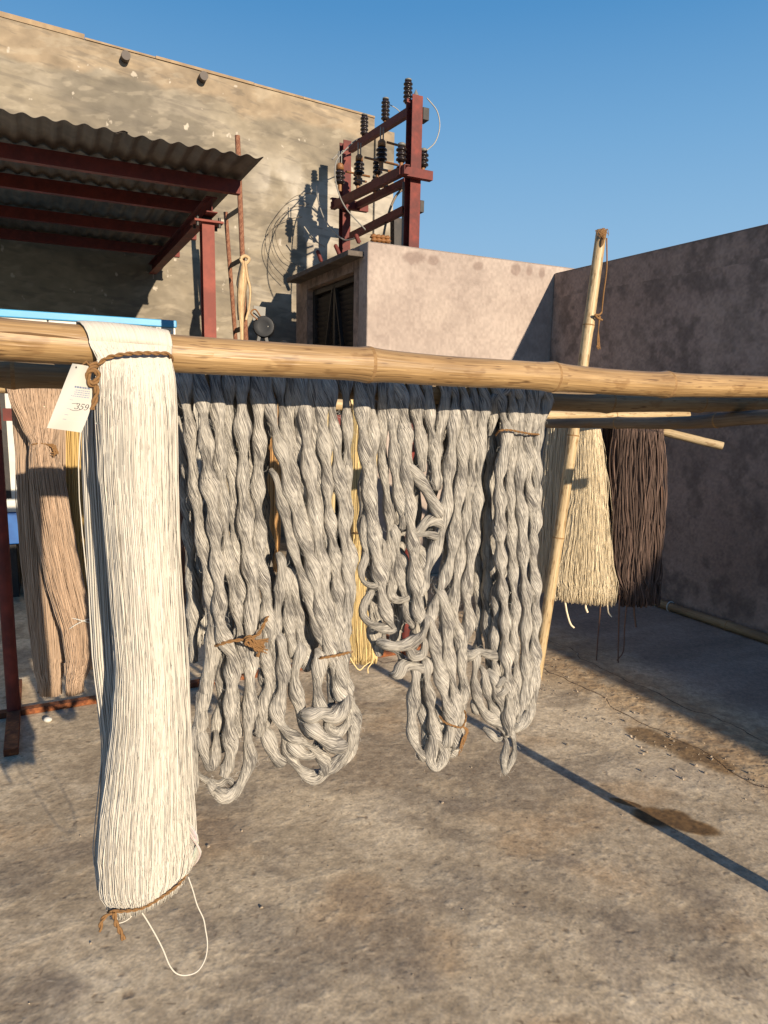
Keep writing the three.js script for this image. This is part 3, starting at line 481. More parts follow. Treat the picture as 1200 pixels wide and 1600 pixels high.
{ // pole lying along the wall foot
  const pts = [P(4.41, 5.2, 0.036), P(4.40, 4, 0.034), P(4.41, 2.9, 0.036), P(4.41, 1.2, 0.036)];
  const g = bamboo('bamboo pole lying along the foot of the shaded wall', pts, t => 0.034, [0.1, 0.3, 0.5, 0.7, 0.9], M.bamGrey);
  for (const d of [3.85, 3.72]) { const t = new THREE.TorusGeometry(0.039, 0.005, 6, 20); t.rotateY(TH); t.translate(...P(4.405, d, 0.036).toArray()); world('white_tie', t, M.white, g); }
}
// ------------------------------------------------------------------ steel stand under the poles
{
  const g = yard('drying_rack_stand', 'rusty red steel stand with ground bars under the bamboo poles', 'rack stand', 1, 3.75);
  const SQ = rect(0.058, 0.058), post = (c, d, h) => { const q = part('post', profile(ring(0.031, 18), L(g, c, d, 0.03), L(g, c, d, h), V(0, 0, 1)), M.redPaint, g); return q; };
  const fr = ground(945, 1242), sh = V(-Math.sin(SUN_AZ), 0, -Math.cos(SUN_AZ)); const f0 = fr.clone().addScaledVector(sh, -1.18), fc = f0.dot(CV), fd = f0.dot(DV);
  post(-0.19, 3.75, 1.60); post(2.04, 3.75, 1.60); post(fc, fd, 1.62); post(-0.19, 1.16, 1.62);
  part('ground_bar', lbox(g, -1.2, 2.3, 3.72, 3.77, 0.0, 0.03, 0.004), M.rust, g);
  for (const [c, w] of [[-0.19, 0.05], [2.04, 0.05]]) { part('foot', lbox(g, c - 0.03, c + 0.03, 3.3, 3.719, 0, 0.035, 0.004), M.rust, g); part('foot', lbox(g, c - 0.03, c + 0.03, 3.771, 4.15, 0, 0.035, 0.004), M.rust, g); }
  part('top_bar', profile(SQ, L(g, -0.19, 1.1, 1.555), L(g, -0.19, 3.719, 1.565)), M.redPaint, g);
  part('top_bar', profile(SQ, L(g, -0.15, 3.75, 1.50), L(g, 2.0, 3.75, 1.48)), M.redPaint, g);
}
single('stone', (() => { const s = new THREE.IcosahedronGeometry(0.017, 2); s.scale(1.2, 0.8, 1); const p = ground(75, 1128); s.translate(p.x, 0.012, p.z); return s; })(), M.white, 'small white stone beside the rusty ground bar', 'stone');

// ------------------------------------------------------------------ hanks of fine yarn
M.yarn = std({ vertexColors: true, roughness: 1 });
const yarnCore = col => std({ color: new THREE.Color().setRGB(...col.map(v => v * 0.97)), roughness: 1 });
// rows: [uL, vL, uR, vR] down the bundle; dir: horizontal axis of the pole; p0: a point of the bundle's middle plane
function bundle(g, o) {
  const r = rng(o.seed), dir = (o.dir || CV).clone().normalize(), nrm = V(-dir.z, 0, dir.x); if (nrm.dot(o.p0.clone().sub(EYEV)) > 0) nrm.negate();   // towards the camera
  const rows = o.rows.map(([a, b, c, d]) => [onPlane(a, b, o.p0, nrm), onPlane(c, d, o.p0, nrm)]), thick = o.thick, R = o.r, tw = new Tubes(), loose = o.loose ?? 0.003;
  const nR = rows.length;
  const at = (k, t, z, wob) => { const [a, b] = rows[k]; const q = a.clone().lerp(b, 0.5 + t * 0.5); if (o.off) q.addScaledVector(nrm, -o.off(k)); const th = thick * (o.prof ? o.prof(k / (nR - 1)) : 1); return q.addScaledVector(nrm, z * th).addScaledVector(dir, wob); };
  const poleR = o.poleR || 0, top = o.pole;   // pole: centre line point function of a world point
  for (let s = 0; s < o.n; s++) {
    const a = r() * Math.PI * 2, depth = r() < 0.75 ? 1 : Math.sqrt(r()), t = Math.cos(a) * (r() < 0.6 ? 1 : Math.sqrt(r())) , z = Math.sin(a) * depth; const tt = r() < 0.5 ? t : (r() * 2 - 1);
    const zz = Math.sqrt(Math.max(0, 1 - tt * tt)) * (z >= 0 ? 1 : -1) * (o.skin ? 0.95 + 0.09 * r() : 0.7 + 0.3 * r()) + (r() - 0.5) * (o.skin ? 0.05 : 0.15);
    const ph = r() * 6.28, f = 1.5 + r() * 3, amp = loose * (0.4 + r()) * (r() < 0.05 ? 2.4 : 1), sh = (r() - 0.5) * 2 * loose;
    const pts = [];
    if (poleR) { // over the pole
      const base = at(0, tt, 0, 0), pc = o.poleAt(base), rad = poleR + R + (0.5 - 0.5 * zz) * 0.008 + 0.001;
      const sgn = o.behind ? -1 : 1; for (const ang of (o.behind ? [0.1, 0.55, 1.0, 1.35] : [-0.6, 0.0, 0.55, 1.0, 1.35])) { const w = o.topRow ? onPlane(mix(o.topRow[0], o.topRow[1], 0.5 + tt * 0.5), o.topRow[2], o.p0, nrm).lerp(base, clamp(ang * 0.8)) : base; const q = o.poleAt(w); q.addScaledVector(nrm, sgn * Math.sin(ang) * rad).add(V(0, Math.cos(ang) * rad, 0)); pts.push(q); }
    }
    const start = 0; let prev = null; const vEnd = (r() - 0.5) * (o.ragged ?? 0.02);
    for (let k = start; k < nR; k++) { const m = k / (nR - 1); const q = at(k, tt, zz, (amp * Math.sin(ph + f * m * 3) + sh) * Math.min(1, m * 4)); if (k === nR - 1) q.y += vEnd; if (o.crimp && k > start) for (const w of [0.33, 0.67]) pts.push(prev.clone().lerp(q, w).addScaledVector(dir, (r() - 0.5) * o.crimp).addScaledVector(nrm, (r() - 0.5) * o.crimp * 0.6)); prev = q; pts.push(q); }
    const e = pts[pts.length - 1], ld = o.loop ?? 0.02;
    if (ld) { const th = thick * 0.7; pts.push(e.clone().add(V(0, -ld, 0)).addScaledVector(nrm, -zz * th * 0.6), e.clone().add(V(0, -ld * 0.6, 0)).addScaledVector(nrm, -zz * th * 1.5), e.clone().add(V(0, ld * 1.5, 0)).addScaledVector(nrm, -zz * th * 1.9)); }
    const k = 0.86 + r() * 0.24, col = o.tint && r() < o.tint[3] ? o.tint.slice(0, 3).map(v => v * k) : o.col.map(v => v * k);
    const bumpy = o.slub || 0.12, p1_ = r() * 6.28;
    tw.add(pts, (sv) => R * (1 + bumpy * Math.sin(sv * 90 + p1_) + bumpy * Math.sin(sv * 223 + ph)), o.sides || 3, { count: o.seg || Math.max(20, nR * 3 + 8), color: col });
  }
  const y = world('yarn_strands', tw.geo(), M.yarn, g); y.userData.kind = 'stuff';
  if (o.core !== 0) { // dense heart of the bundle
    const ks = rows.map((q, k) => k), P_ = [], I_ = [], S = 14, cw = o.core || 0.86;
    ks.forEach(k => { for (let j = 0; j <= S; j++) { const a = j / S * Math.PI * 2, q = at(k, Math.cos(a) * cw, Math.sin(a) * (o.coreZ || 0.78), 0); if (k === nR - 1) q.y += 0.012; P_.push(q.x, q.y, q.z); } });
    for (let k = 0; k < nR - 1; k++) for (let j = 0; j < S; j++) { const a = k * (S + 1) + j, b = a + S + 1; I_.push(a, a + 1, b, b, a + 1, b + 1); }
    const cg = new THREE.BufferGeometry(); cg.setAttribute('position', new THREE.Float32BufferAttribute(P_, 3)); cg.setAttribute('uv', new THREE.Float32BufferAttribute(new Float32Array(P_.length / 3 * 2), 2)); cg.setIndex(I_); cg.computeVertexNormals(); world('yarn_heart', cg, yarnCore(o.col), g);
  }
  return { nrm, dir };
}
const poleOn = (pts) => w => { const c = w.dot(CV); let k = 1; while (k < pts.length - 1 && pts[k].dot(CV) < c) k++; const a = pts[k - 1], b = pts[k], t = (c - a.dot(CV)) / (b.dot(CV) - a.dot(CV)); const q = a.clone().lerp(b, t); return q; };
function twine(g, name, pts, r, mat = M.jute, plies = 2) { // laid cord
  const tw = new Tubes(), curve = new THREE.CatmullRomCurve3(pts), Lh = curve.getLength(), N = Math.max(12, Math.ceil(Lh / (r * 1.4)));
  const q = [], T = []; for (let k = 0; k <= N; k++) { q.push(curve.getPointAt(k / N)); T.push(curve.getTangentAt(k / N)); }
  for (let p = 0; p < plies; p++) { let X = V(0.3, 0.2, 1); const l = q.map((c, k) => { X.sub(T[k].clone().multiplyScalar(X.dot(T[k]))).normalize(); const Y = T[k].clone().cross(X), a = k / N * Lh / (r * 9) * 6.283 + p * 6.283 / plies; return c.clone().addScaledVector(X, Math.cos(a) * r * 0.55).addScaledVector(Y, Math.sin(a) * r * 0.55); }); tw.add(l, r * 0.62, 6, { count: N * 2 }); }
  return world(name, tw.geo(), mat, g);
}
const hank = (label, base, grp) => thing('yarn_hank', label, 'yarn hank', base, 0, grp);
const dPts = (d, l) => l.map(([u, v, z]) => onD(u, v, d - (z || 0)));
{ // big white hank with paper tag
  const g = hank('long white yarn hank tied with jute cord over the front pole', onD(215, 540, D1)), WH = [0.54, 0.507, 0.445], f = D1 - 0.062;
  const pa = poleOn(p1);
  bundle(g, { seed: 21, p0: P(0, f, 0), thick: 0.036, r: 0.00092, n: 2200, coreZ: 0.97, col: WH, tint: [0.4, 0.36, 0.3, 0.06], poleR: 0.037, poleAt: pa, topRow: [124, 270, 515], off: k => [0.022, 0.018, 0.01, 0.004][k] || 0, loose: 0.0036, skin: true, crimp: 0.0016, ragged: 0.02, loop: 0.018, seg: 58, core: 0.985,
    rows: [[141, 535, 272, 535], [156, 560, 268, 562], [157, 585, 271, 585], [157, 640, 272, 640], [160, 740, 273, 740], [168, 830, 275, 830], [178, 950, 281, 950], [184, 1050, 288, 1050], [181, 1130, 293, 1130], [171, 1210, 297, 1210], [161, 1280, 301, 1270], [157, 1340, 304, 1315], [162, 1398, 298, 1348], [176, 1418, 282, 1366]],
    prof: m => m < 0.05 ? 0.12 : m < 0.1 ? 0.25 : m < 0.16 ? 0.4 : mix(0.75, 1.1, m) });
  bundle(g, { seed: 22, p0: P(0, D1 + 0.045, 0), thick: 0.04, r: 0.0013, n: 520, col: WH, poleR: 0.037, poleAt: pa, behind: true, loose: 0.003, ragged: 0.02, loop: 0.012, seg: 40, core: 0.9,
    rows: [[134, 545, 262, 552], [130, 610, 230, 610], [128, 660, 215, 660], [132, 750, 215, 750], [139, 880, 225, 880], [147, 1030, 235, 1030], [157, 1110, 240, 1110], [162, 1160, 245, 1160], [160, 1250, 250, 1250], [151, 1340, 255, 1330], [154, 1380, 250, 1372]] });
  // rounded lump of folded yarn at the lower right
  const tw = new Tubes(), r = rng(77); for (let k = 0; k < 60; k++) { const a = k / 60; const j = () => (r() - 0.5) * 5; tw.add(dPts(f - 0.005, [[288 + j(), 1290 - a * 20, 0.01], [303 + j() * 0.5 + a * 6, 1312 + j(), 0.02], [314 - a * 12 + j() * 0.4, 1332 + j(), 0.015], [306 - a * 8, 1347 + j(), 0.0], [296 - a * 4, 1352 + j(), -0.02], [290, 1335, -0.03]]), 0.0014, 3, { count: 18, color: WH.map(v => v * (0.85 + r() * 0.25)) }); }
  world('folded_end', tw.geo(), M.yarn, g).userData.kind = 'stuff';
  twine(g, 'jute_cord', dPts(f + 0.003, [[136, 566, -0.03], [150, 572, -0.005], [166, 560, 0], [190, 554, 0.006], [215, 552, 0.008], [245, 552, 0.006], [262, 553, 0], [270, 562, -0.02]]), 0.0036);
  twine(g, 'jute_knot', dPts(f - 0.02, [[152, 568, 0.004], [140, 574, 0.01], [136, 590, 0.012], [146, 598, 0.016], [154, 588, 0.014], [146, 578, 0.018], [138, 584, 0.016], [140, 600, 0.014], [152, 600, 0.012]]), 0.0046);
  twine(g, 'jute_tail', dPts(f - 0.02, [[150, 600, 0.01], [151, 615, 0.012], [147, 630, 0.012], [144, 640, 0.012]]), 0.0046);
  twine(g, 'jute_tail', dPts(f - 0.02, [[148, 606, 0.006], [148, 625, 0.006], [138, 638, 0.006], [133, 640, 0.006]]), 0.0036);
  twine(g, 'jute_cord', dPts(f - 0.038, [[168, 1424, -0.02], [190, 1424, 0], [222, 1419, 0.004], [255, 1400, 0.004], [278, 1383, 0.0], [292, 1366, -0.02]]), 0.003);
  twine(g, 'jute_tail', dPts(f - 0.02, [[186, 1422, 0.012], [170, 1428, 0.012], [159, 1438, 0.012], [157, 1454, 0.01]]), 0.0042); twine(g, 'jute_tail', dPts(f - 0.02, [[178, 1424, 0.014], [181, 1442, 0.014], [188, 1456, 0.012], [193, 1468, 0.01]]), 0.0046);
  world('loose_thread', tube1(dPts(f - 0.02, [[213, 1418], [220, 1424], [238, 1452], [254, 1482], [266, 1510], [276, 1521], [290, 1524], [308, 1518], [320, 1500], [324, 1476], [321, 1452], [318, 1436], [308, 1414], [301, 1390], [294, 1370]]), 0.0016, 5, { count: 90, color: WH }), M.yarn, g);
  world('loose_thread', tube1(dPts(f - 0.02, [[176, 1400], [176, 1430], [182, 1442], [194, 1440], [205, 1432], [211, 1420]]), 0.0014, 5, { count: 40, color: WH }), M.yarn, g);
  // paper tag
  const tag = yard('paper_tag', 'white paper tag with handwritten number hung from the jute cord', 'tag', 0.15, 1.32, 1.55);
  const cv = document.createElement('canvas'); cv.width = 256; cv.height = 512; const x = cv.getContext('2d');
  x.fillStyle = '#b9b5ab'; x.fillRect(0, 0, 256, 512); x.fillStyle = '#55617a'; x.strokeStyle = '#55617a';
  const rr = rng(31); const words = (y, h, x0, x1, c) => { x.fillStyle = c; let a = x0; while (a < x1) { const w = 6 + rr() * 16; x.fillRect(a, y, Math.min(w, x1 - a), h); a += w + 4; } };
  words(168, 14, 96, 236, '#5f6b84'); words(196, 6, 110, 236, '#77829a'); words(212, 6, 100, 236, '#77829a'); words(228, 6, 104, 236, '#77829a'); words(244, 6, 84, 236, '#77829a');
  for (const y of [276, 346, 392, 428]) { x.fillStyle = '#8a8f98'; x.fillRect(84, y, 26, 5); x.fillStyle = '#b9b7b2'; x.fillRect(120, y + 6, 118, 2); }
  x.strokeStyle = '#26262c'; x.lineWidth = 3; x.lineCap = 'round'; x.fillStyle = '#26262c'; x.font = 'italic 64px serif'; x.fillText('359', 132, 344);
  x.beginPath(); x.moveTo(110, 306); x.lineTo(150, 300); x.moveTo(112, 352); x.quadraticCurveTo(150, 364, 186, 344); x.stroke();
  x.fillStyle = '#3a3630'; x.beginPath(); x.ellipse(70, 26, 12, 8, 0, 0, 7); x.fill();
  const t = new THREE.CanvasTexture(cv); t.colorSpace = THREE.SRGBColorSpace;
  const A = onD(113, 568, 1.335), B = onD(138, 572, 1.335), C_ = onD(127, 676, 1.325), E_ = onD(73, 668, 1.325);   // corners: top left, top right, foot right, foot left
  const pg = new THREE.BoxGeometry(1, 1, 1, 10, 16, 1), pp = pg.attributes.position, uv = pg.attributes.uv, nn = pg.attributes.normal;
  for (let i = 0; i < pp.count; i++) {
    const s = pp.getX(i) + 0.5, v = 0.5 - pp.getY(i), z = pp.getZ(i); let wide = sstep(0, 0.3, v);
    const topL = A.clone(), topR = B.clone(), sideL = topL.lerp(E_, v), sideR = topR.lerp(C_, v); sideR.addScaledVector(CV, 0.012 * Math.sin(v * 3.14)); const q = sideL.lerp(sideR, s);
    q.addScaledVector(DV, -0.008 * Math.sin(s * 3.0 + v * 2) + 0.006 * Math.sin(v * 5) + z * 0.0008 * -1);
    const lq = LP(tag, q); pp.setXYZ(i, lq.x, lq.y, lq.z); if (Math.abs(nn.getZ(i)) > 0.5) uv.setXY(i, s, 1 - v); else uv.setXY(i, 0.02, 0.02);
  }
  pg.computeVertexNormals(); part('card', pg, std({ map: t, roughness: 0.8 }), tag);
  twine(g, 'tag_loop', [onD(126, 574, 1.333), onD(134, 566, 1.33), onD(142, 574, 1.335)], 0.0016);
}
const pa3 = poleOn(p3);
{ // tan hank, pinched by a tie
  const g = hank('tan yarn hank pinched by a raffia tie, hanging by the red post', onD(60, 605, D3)), TN = [0.42, 0.305, 0.215], f = D3 - 0.05;
  bundle(g, { seed: 31, p0: P(0, f, 0), thick: 0.04, r: 0.0019, n: 420, col: TN, poleR: 0.028, poleAt: pa3, loose: 0.004, crimp: 0.004, ragged: 0.03, loop: 0.045, seg: 50, core: 0.88,
    rows: [[9, 600, 103, 604], [18, 630, 98, 630], [34, 662, 92, 664], [48, 690, 86, 692], [48, 708, 88, 706], [47, 740, 97, 740], [52, 790, 106, 790], [62, 850, 117, 850], [78, 920, 131, 915], [97, 985, 145, 975], [105, 1030, 145, 1020], [104, 1052, 140, 1044], [104, 1066, 128, 1060]], prof: m => m < 0.25 ? 0.5 : 1 });
  bundle(g, { seed: 32, p0: P(0, D3 + 0.05, 0), thick: 0.045, r: 0.0019, n: 420, col: TN, poleR: 0.028, poleAt: pa3, behind: true, loose: 0.004, crimp: 0.004, ragged: 0.02, loop: 0.05, seg: 46, core: 0.88,
    rows: [[14, 606, 104, 610], [20, 640, 102, 640], [27, 700, 100, 700], [30, 780, 100, 780], [36, 880, 96, 880], [45, 960, 98, 960], [52, 1020, 100, 1020], [56, 1048, 99, 1046], [63, 1066, 94, 1064]] });
  twine(g, 'raffia_tie', dPts(f - 0.03, [[47, 698, -0.03], [52, 694, 0], [66, 693, 0.008], [76, 695, 0.01], [88, 697, 0]]), 0.003);
  const tw = new Tubes(), r = rng(9); for (let k = 0; k < 9; k++) tw.add(dPts(f - 0.04, [[74, 695], [80 + r() * 6, 694 + r() * 6, 0.01], [84 + r() * 8, 702 + r() * 10, 0.014], [78 + r() * 10, 706 + r() * 8, 0.01]]), 0.0024, 4, { count: 14 }); world('raffia_bow', tw.geo(), M.jute, g);
  twine(g, 'white_tie', dPts(f - 0.045, [[104, 986, -0.03], [112, 980, 0], [122, 974, 0.006], [136, 968, 0.0], [146, 968, -0.04]]), 0.002, M.white); twine(g, 'white_tie', dPts(f - 0.045, [[106, 964, -0.02], [122, 968, 0.006], [136, 972, 0.0], [146, 974, -0.04]]), 0.002, M.white);
}
const plain = (label, rows, col, o) => { const d = o.d, g = hank(label, onD(rows[0][0], rows[0][1], d)); bundle(g, { seed: o.seed, p0: P(0, d, 0), thick: o.thick || 0.04, r: o.r || 0.002, n: o.n || 220, col, poleR: 0.026, poleAt: pa3, behind: o.behind, loose: o.loose ?? 0.004, ragged: o.ragged ?? 0.04, loop: o.loop ?? 0.02, seg: 30, rows, core: o.core }); return g; };
plain('golden yellow yarn hank between the tan hank and the white one', [[92, 605, 140, 608], [99, 680, 143, 680], [102, 800, 149, 800], [110, 900, 152, 900], [118, 990, 154, 990], [122, 1030, 152, 1030]], [0.54, 0.37, 0.14], { d: D3 + 0.1, seed: 41, behind: true });
plain('narrow dark brown yarn hank beside the white hank edge', [[258, 616, 286, 617], [262, 700, 288, 700], [266, 800, 289, 800], [270, 900, 291, 900], [275, 990, 292, 990], [278, 1034, 290, 1036]], [0.16, 0.09, 0.065], { d: D3 - 0.05, seed: 42, n: 160, thick: 0.03, r: 0.0024 });
{ const g = plain('pale off-white yarn hank with a thin thread round it', [[286, 618, 334, 622], [285, 700, 332, 700], [284, 800, 333, 800], [284, 880, 336, 880], [286, 950, 338, 950], [288, 992, 338, 990]], [0.52, 0.49, 0.43], { d: D3 - 0.052, seed: 43, n: 260, ragged: 0.07 }); world('thread', tube1(dPts(D3 - 0.1, [[284, 812, -0.03], [300, 812, 0], [320, 811, 0], [334, 812, -0.03]]), 0.0025, 6, { count: 20 }), M.jute, g); }
{ const g = plain('bright yellow yarn hank knotted near its foot behind grey strands', [[552, 634, 586, 636], [548, 700, 588, 700], [550, 780, 584, 780], [553, 832, 575, 832], [550, 868, 577, 868], [546, 920, 586, 920], [544, 980, 591, 980], [549, 1026, 589, 1024]], [0.64, 0.5, 0.25], { d: D3 - 0.05, seed: 44, n: 300 }); twine(g, 'tie', dPts(D3 - 0.09, [[550, 833, -0.03], [556, 832, 0], [566, 833, 0.01], [578, 832, -0.03]]), 0.003); const tw = { add: (p, r, n, o) => world('loose_thread', tube1(p, r, n, o), M.yarn, g) }; tw.add(dPts(D3 - 0.08, [[546, 1026], [552, 1036], [562, 1047], [570, 1040], [578, 1034]]), 0.003, 5, { count: 20, color: [0.72, 0.55, 0.28] }); tw.add(dPts(D3 - 0.08, [[584, 1020], [582, 1034], [575, 1044], [575, 1052]]), 0.003, 5, { count: 16, color: [0.72, 0.55, 0.28] }); }
plain('cream yarn hank mostly hidden behind the slanting grey strands', [[470, 630, 520, 632], [474, 740, 520, 740], [478, 860, 520, 860], [482, 930, 516, 930]], [0.6, 0.48, 0.27], { d: D3 + 0.02, seed: 45, n: 200, behind: true });
plain('orange brown yarn hank glimpsed between two grey hanks', [[404, 626, 440, 628], [406, 740, 438, 740], [410, 830, 436, 830], [412, 880, 434, 880]], [0.52, 0.3, 0.12], { d: D3 + 0.02, seed: 46, n: 160, behind: true });
{ // cream and brown on the far stick
  const dir5 = P(3.6, 2.77, 0).sub(P(2.88, 3.39, 0)).normalize(), q0 = P(3.2, 3.12, 0), nrm5 = V(-dir5.z, 0, dir5.x); if (nrm5.dot(q0) > 0) nrm5.negate();
  const at5 = w => { const a = p5[1], b = p5[3], t = w.clone().sub(a).setY(0).dot(dir5) / b.clone().sub(a).setY(0).length(); return a.clone().lerp(b, t); };
  const pf = off => q0.clone().addScaledVector(nrm5, off), CR = [0.77, 0.66, 0.47];
  const pts5 = (off, l) => l.map(([u, v]) => onPlane(u, v, pf(off), nrm5));
  const g = hank('fluffy cream yarn hank flaring at the foot, behind the leaning prop', onPlane(910, 660, q0, nrm5));
  bundle(g, { seed: 51, dir: dir5, p0: pf(0.06), thick: 0.055, r: 0.0017, n: 1050, slub: 0.22, col: CR, poleR: 0.026, poleAt: at5, loose: 0.011, crimp: 0.008, ragged: 0.09, loop: 0.025, seg: 44, core: 0.8,
    rows: [[897, 664, 938, 668], [894, 700, 941, 700], [890, 760, 945, 760], [880, 815, 949, 815], [868, 870, 955, 870], [860, 905, 961, 908], [862, 922, 960, 932]] });
  bundle(g, { seed: 52, dir: dir5, p0: pf(-0.06), thick: 0.05, r: 0.0022, n: 300, col: CR.map(v => v * 0.86), poleR: 0.026, poleAt: at5, behind: true, loose: 0.012, ragged: 0.06, loop: 0.02, seg: 30, core: 0.6,
    rows: [[856, 660, 925, 666], [852, 720, 920, 720], [848, 800, 915, 800], [844, 870, 905, 870], [842, 915, 890, 915]] });
  const tw = { add: (p, r, n, o) => world('loose_end', tube1(p, r, n, o), M.yarn, g) }, c = CR; tw.add(pts5(0.08, [[876, 926], [882, 938], [886, 958], [892, 976], [897, 981]]), 0.006, 6, { count: 20, color: c }); tw.add(pts5(0.08, [[912, 924], [917, 938], [915, 948], [918, 957]]), 0.007, 6, { count: 16, color: c }); tw.add(pts5(0.08, [[945, 930], [949, 945], [951, 958], [956, 964]]), 0.004, 6, { count: 16, color: c }); tw.add(pts5(0.08, [[862, 926], [868, 934], [876, 932], [880, 928], [890, 934], [898, 930]]), 0.003, 6, { count: 20, color: c });
  const b = hank('dark brown bumpy yarn hank on the far stick beside the shaded wall', onPlane(990, 664, q0, nrm5)), BR = [0.082, 0.053, 0.041];
  bundle(b, { seed: 53, dir: dir5, p0: pf(0.045), thick: 0.045, r: 0.0036, n: 260, col: BR, tint: [0.14, 0.09, 0.07, 0.25], poleR: 0.026, poleAt: at5, loose: 0.018, ragged: 0.11, loop: 0.03, seg: 64, slub: 0.34, sides: 4, core: 0.7,
    rows: [[958, 668, 1036, 678], [958, 720, 1036, 725], [960, 790, 1034, 790], [960, 850, 1032, 850], [962, 900, 1028, 900], [972, 928, 1024, 928]] });
  bundle(b, { seed: 54, dir: dir5, p0: pf(-0.05), thick: 0.04, r: 0.0036, n: 160, col: BR, poleR: 0.026, poleAt: at5, behind: true, loose: 0.01, ragged: 0.08, loop: 0.03, seg: 40, slub: 0.25, sides: 4, core: 0.6, rows: [[942, 668, 1030, 674], [944, 740, 1026, 740], [950, 820, 1020, 820], [960, 880, 1018, 880], [964, 930, 1014, 930]] });
  const t2 = { add: (p, r, n, o) => world('loose_strand', tube1(p, r, n, o), M.yarn, b) }, k = { count: 40, color: [0.17, 0.09, 0.055] }; t2.add(pts5(0.06, [[939, 900], [938, 950], [934, 1000], [930, 1050], [922, 1084]]), 0.004, 5, k); t2.add(pts5(0.06, [[968, 930], [967, 970], [966, 1010], [963, 1070], [957, 1074], [946, 1068]]), 0.0045, 5, k); t2.add(pts5(0.06, [[981, 930], [976, 980], [973, 1020], [964, 1032]]), 0.004, 5, k); t2.add(pts5(0.06, [[992, 930], [991, 955], [994, 980]]), 0.006, 5, k); t2.add(pts5(0.06, [[1034, 760], [1034, 800], [1030, 822], [1024, 826]]), 0.004, 5, k); t2.add(pts5(0.06, [[1006, 930], [1004, 944], [1002, 950]]), 0.005, 5, k);
}
// ------------------------------------------------------------------ thick grey hanks on the second pole
const woolMap = tex(512, 1024, (x, y) => { // fibres run along v
  const a = fbmT(x * 256, y * 10, 2, 128), b = fbmT(x * 8 + 5, y * 8, 4, 4), c = vn(x * 256, y * 30, 256), d = fbmT(x * 128, y * 14 + 4, 2, 128);
  let k = clamp(0.5 + (a - 0.5) * 1.9 + (c - 0.5) * 0.35); let col = mix3([150, 145, 137], [210, 204, 192], k); col = mix3(col, [82, 79, 77], 0.78 * sstep(0.51, 0.66, b * 0.5 + d * 0.5)); return col;
});
woolMap.repeat.set(1, 3);
const woolBump = tex(512, 512, (x, y) => 0.6 * fbmT(x * 64, y * 6, 3, 64) + 0.4 * vn(x * 160, y * 12, 160), false); woolBump.repeat.set(1, 4);
M.wool = std({ map: woolMap, bumpMap: woolBump, bumpScale: 0.006, roughness: 1 });
const pa2 = poleOn(p2);
const rw = rng(2024);
function greyStrand(g, list, { z = 0, top = false, r0 = 0.0165, dense = false, back = true, cap = true, name = 'strand' } = {}) {
  r0 *= 1.04; z = z * 1.5; const d0 = D2 - 0.034 - r0 * 0.8;
  const pts = []; let sTop = -9;
  const first = onD(list[0][0], list[0][1], d0 - z);
  if (top) {
    const pc = pa2(first), rad = 0.034 + r0 * 0.72, sl = (rw() - 0.5) * 0.09;
    if (back) { const len = 0.5 + rw() * 0.3, k = (rw() - 0.5) * 0.06; for (const m of [1, 0.8, 0.6, 0.4, 0.22, 0.1]) pts.push(pc.clone().addScaledVector(DV, rad + 0.004 + 0.012 * Math.sin(m * 5)).addScaledVector(CV, sl * m + k * Math.sin(m * 4)).setY(pc.y - len * m)); }
    sTop = back ? pts[0].distanceTo(pts[pts.length - 1]) + 0.14 : 0.08;
    for (const a of [-1.3, -0.65, 0, 0.65, 1.2]) pts.push(pc.clone().addScaledVector(DV, -Math.sin(a) * rad).add(V(0, Math.cos(a) * rad, 0)));
    if (z) { const q = pts[pts.length - 1]; }
  }
  list.forEach(([u, v, dz], i) => { const f = top ? sstep(0, 0.12, (v - list[0][1]) / 600) : 1; pts.push(onD(u, v, d0 - z * f - (dz || 0))); });
  if (!top) { const a = pts[0], b = pts[1], y = pts[pts.length - 1], x = pts[pts.length - 2], e = (p, q) => p.clone().addScaledVector(p.clone().sub(q).normalize(), 0.016).addScaledVector(DV, 0.026); pts.unshift(e(a, b)); pts.push(e(y, x)); }
  if (top) pts.splice(pts.length - list.length, list[0][1] < 612 ? 1 : 0);
  const Lb = 0.095 + rw() * 0.03, ph = rw() * 6.28, ph2 = rw() * 6.28, w0 = 0.8 + rw() * 0.1; let total = 0; for (let k = 1; k < pts.length; k++) total += pts[k].distanceTo(pts[k - 1]);
  const rad = (s, t) => { const q = 0.78 * Math.sin(s / Lb * 6.283 + ph + 1.1 * Math.sin(s / 0.23 + ph2)) + 1.1 * (vn(s / 0.052 + ph * 20, ph2 * 31) - 0.5) + 0.9 * (vn(s / 0.14 + ph2 * 9, ph * 17) - 0.5); let k = w0 + 0.04 + 0.29 * q + 0.06 * Math.sin(s / 0.037 + ph2); const e = Math.min(s, total - s); k *= 1 + 0.2 * Math.exp(-(((s - sTop) / 0.06) ** 2)); if (cap) k *= 0.6 + 0.4 * sstep(0, 0.03, e); return r0 * k; };
  hairs(g, pts, r0);
  return world(name, tube1(pts, rad, 14, { step: 0.0075, twist: 1.4 + rw() * 2.2, lobes: 0.05, lump: 0.1, cap: true }), M.wool, g);
}
const fuzz = g => { const m = world('stray_fibres', g.fz.geo(), M.yarn, g); m.userData.kind = 'stuff'; };
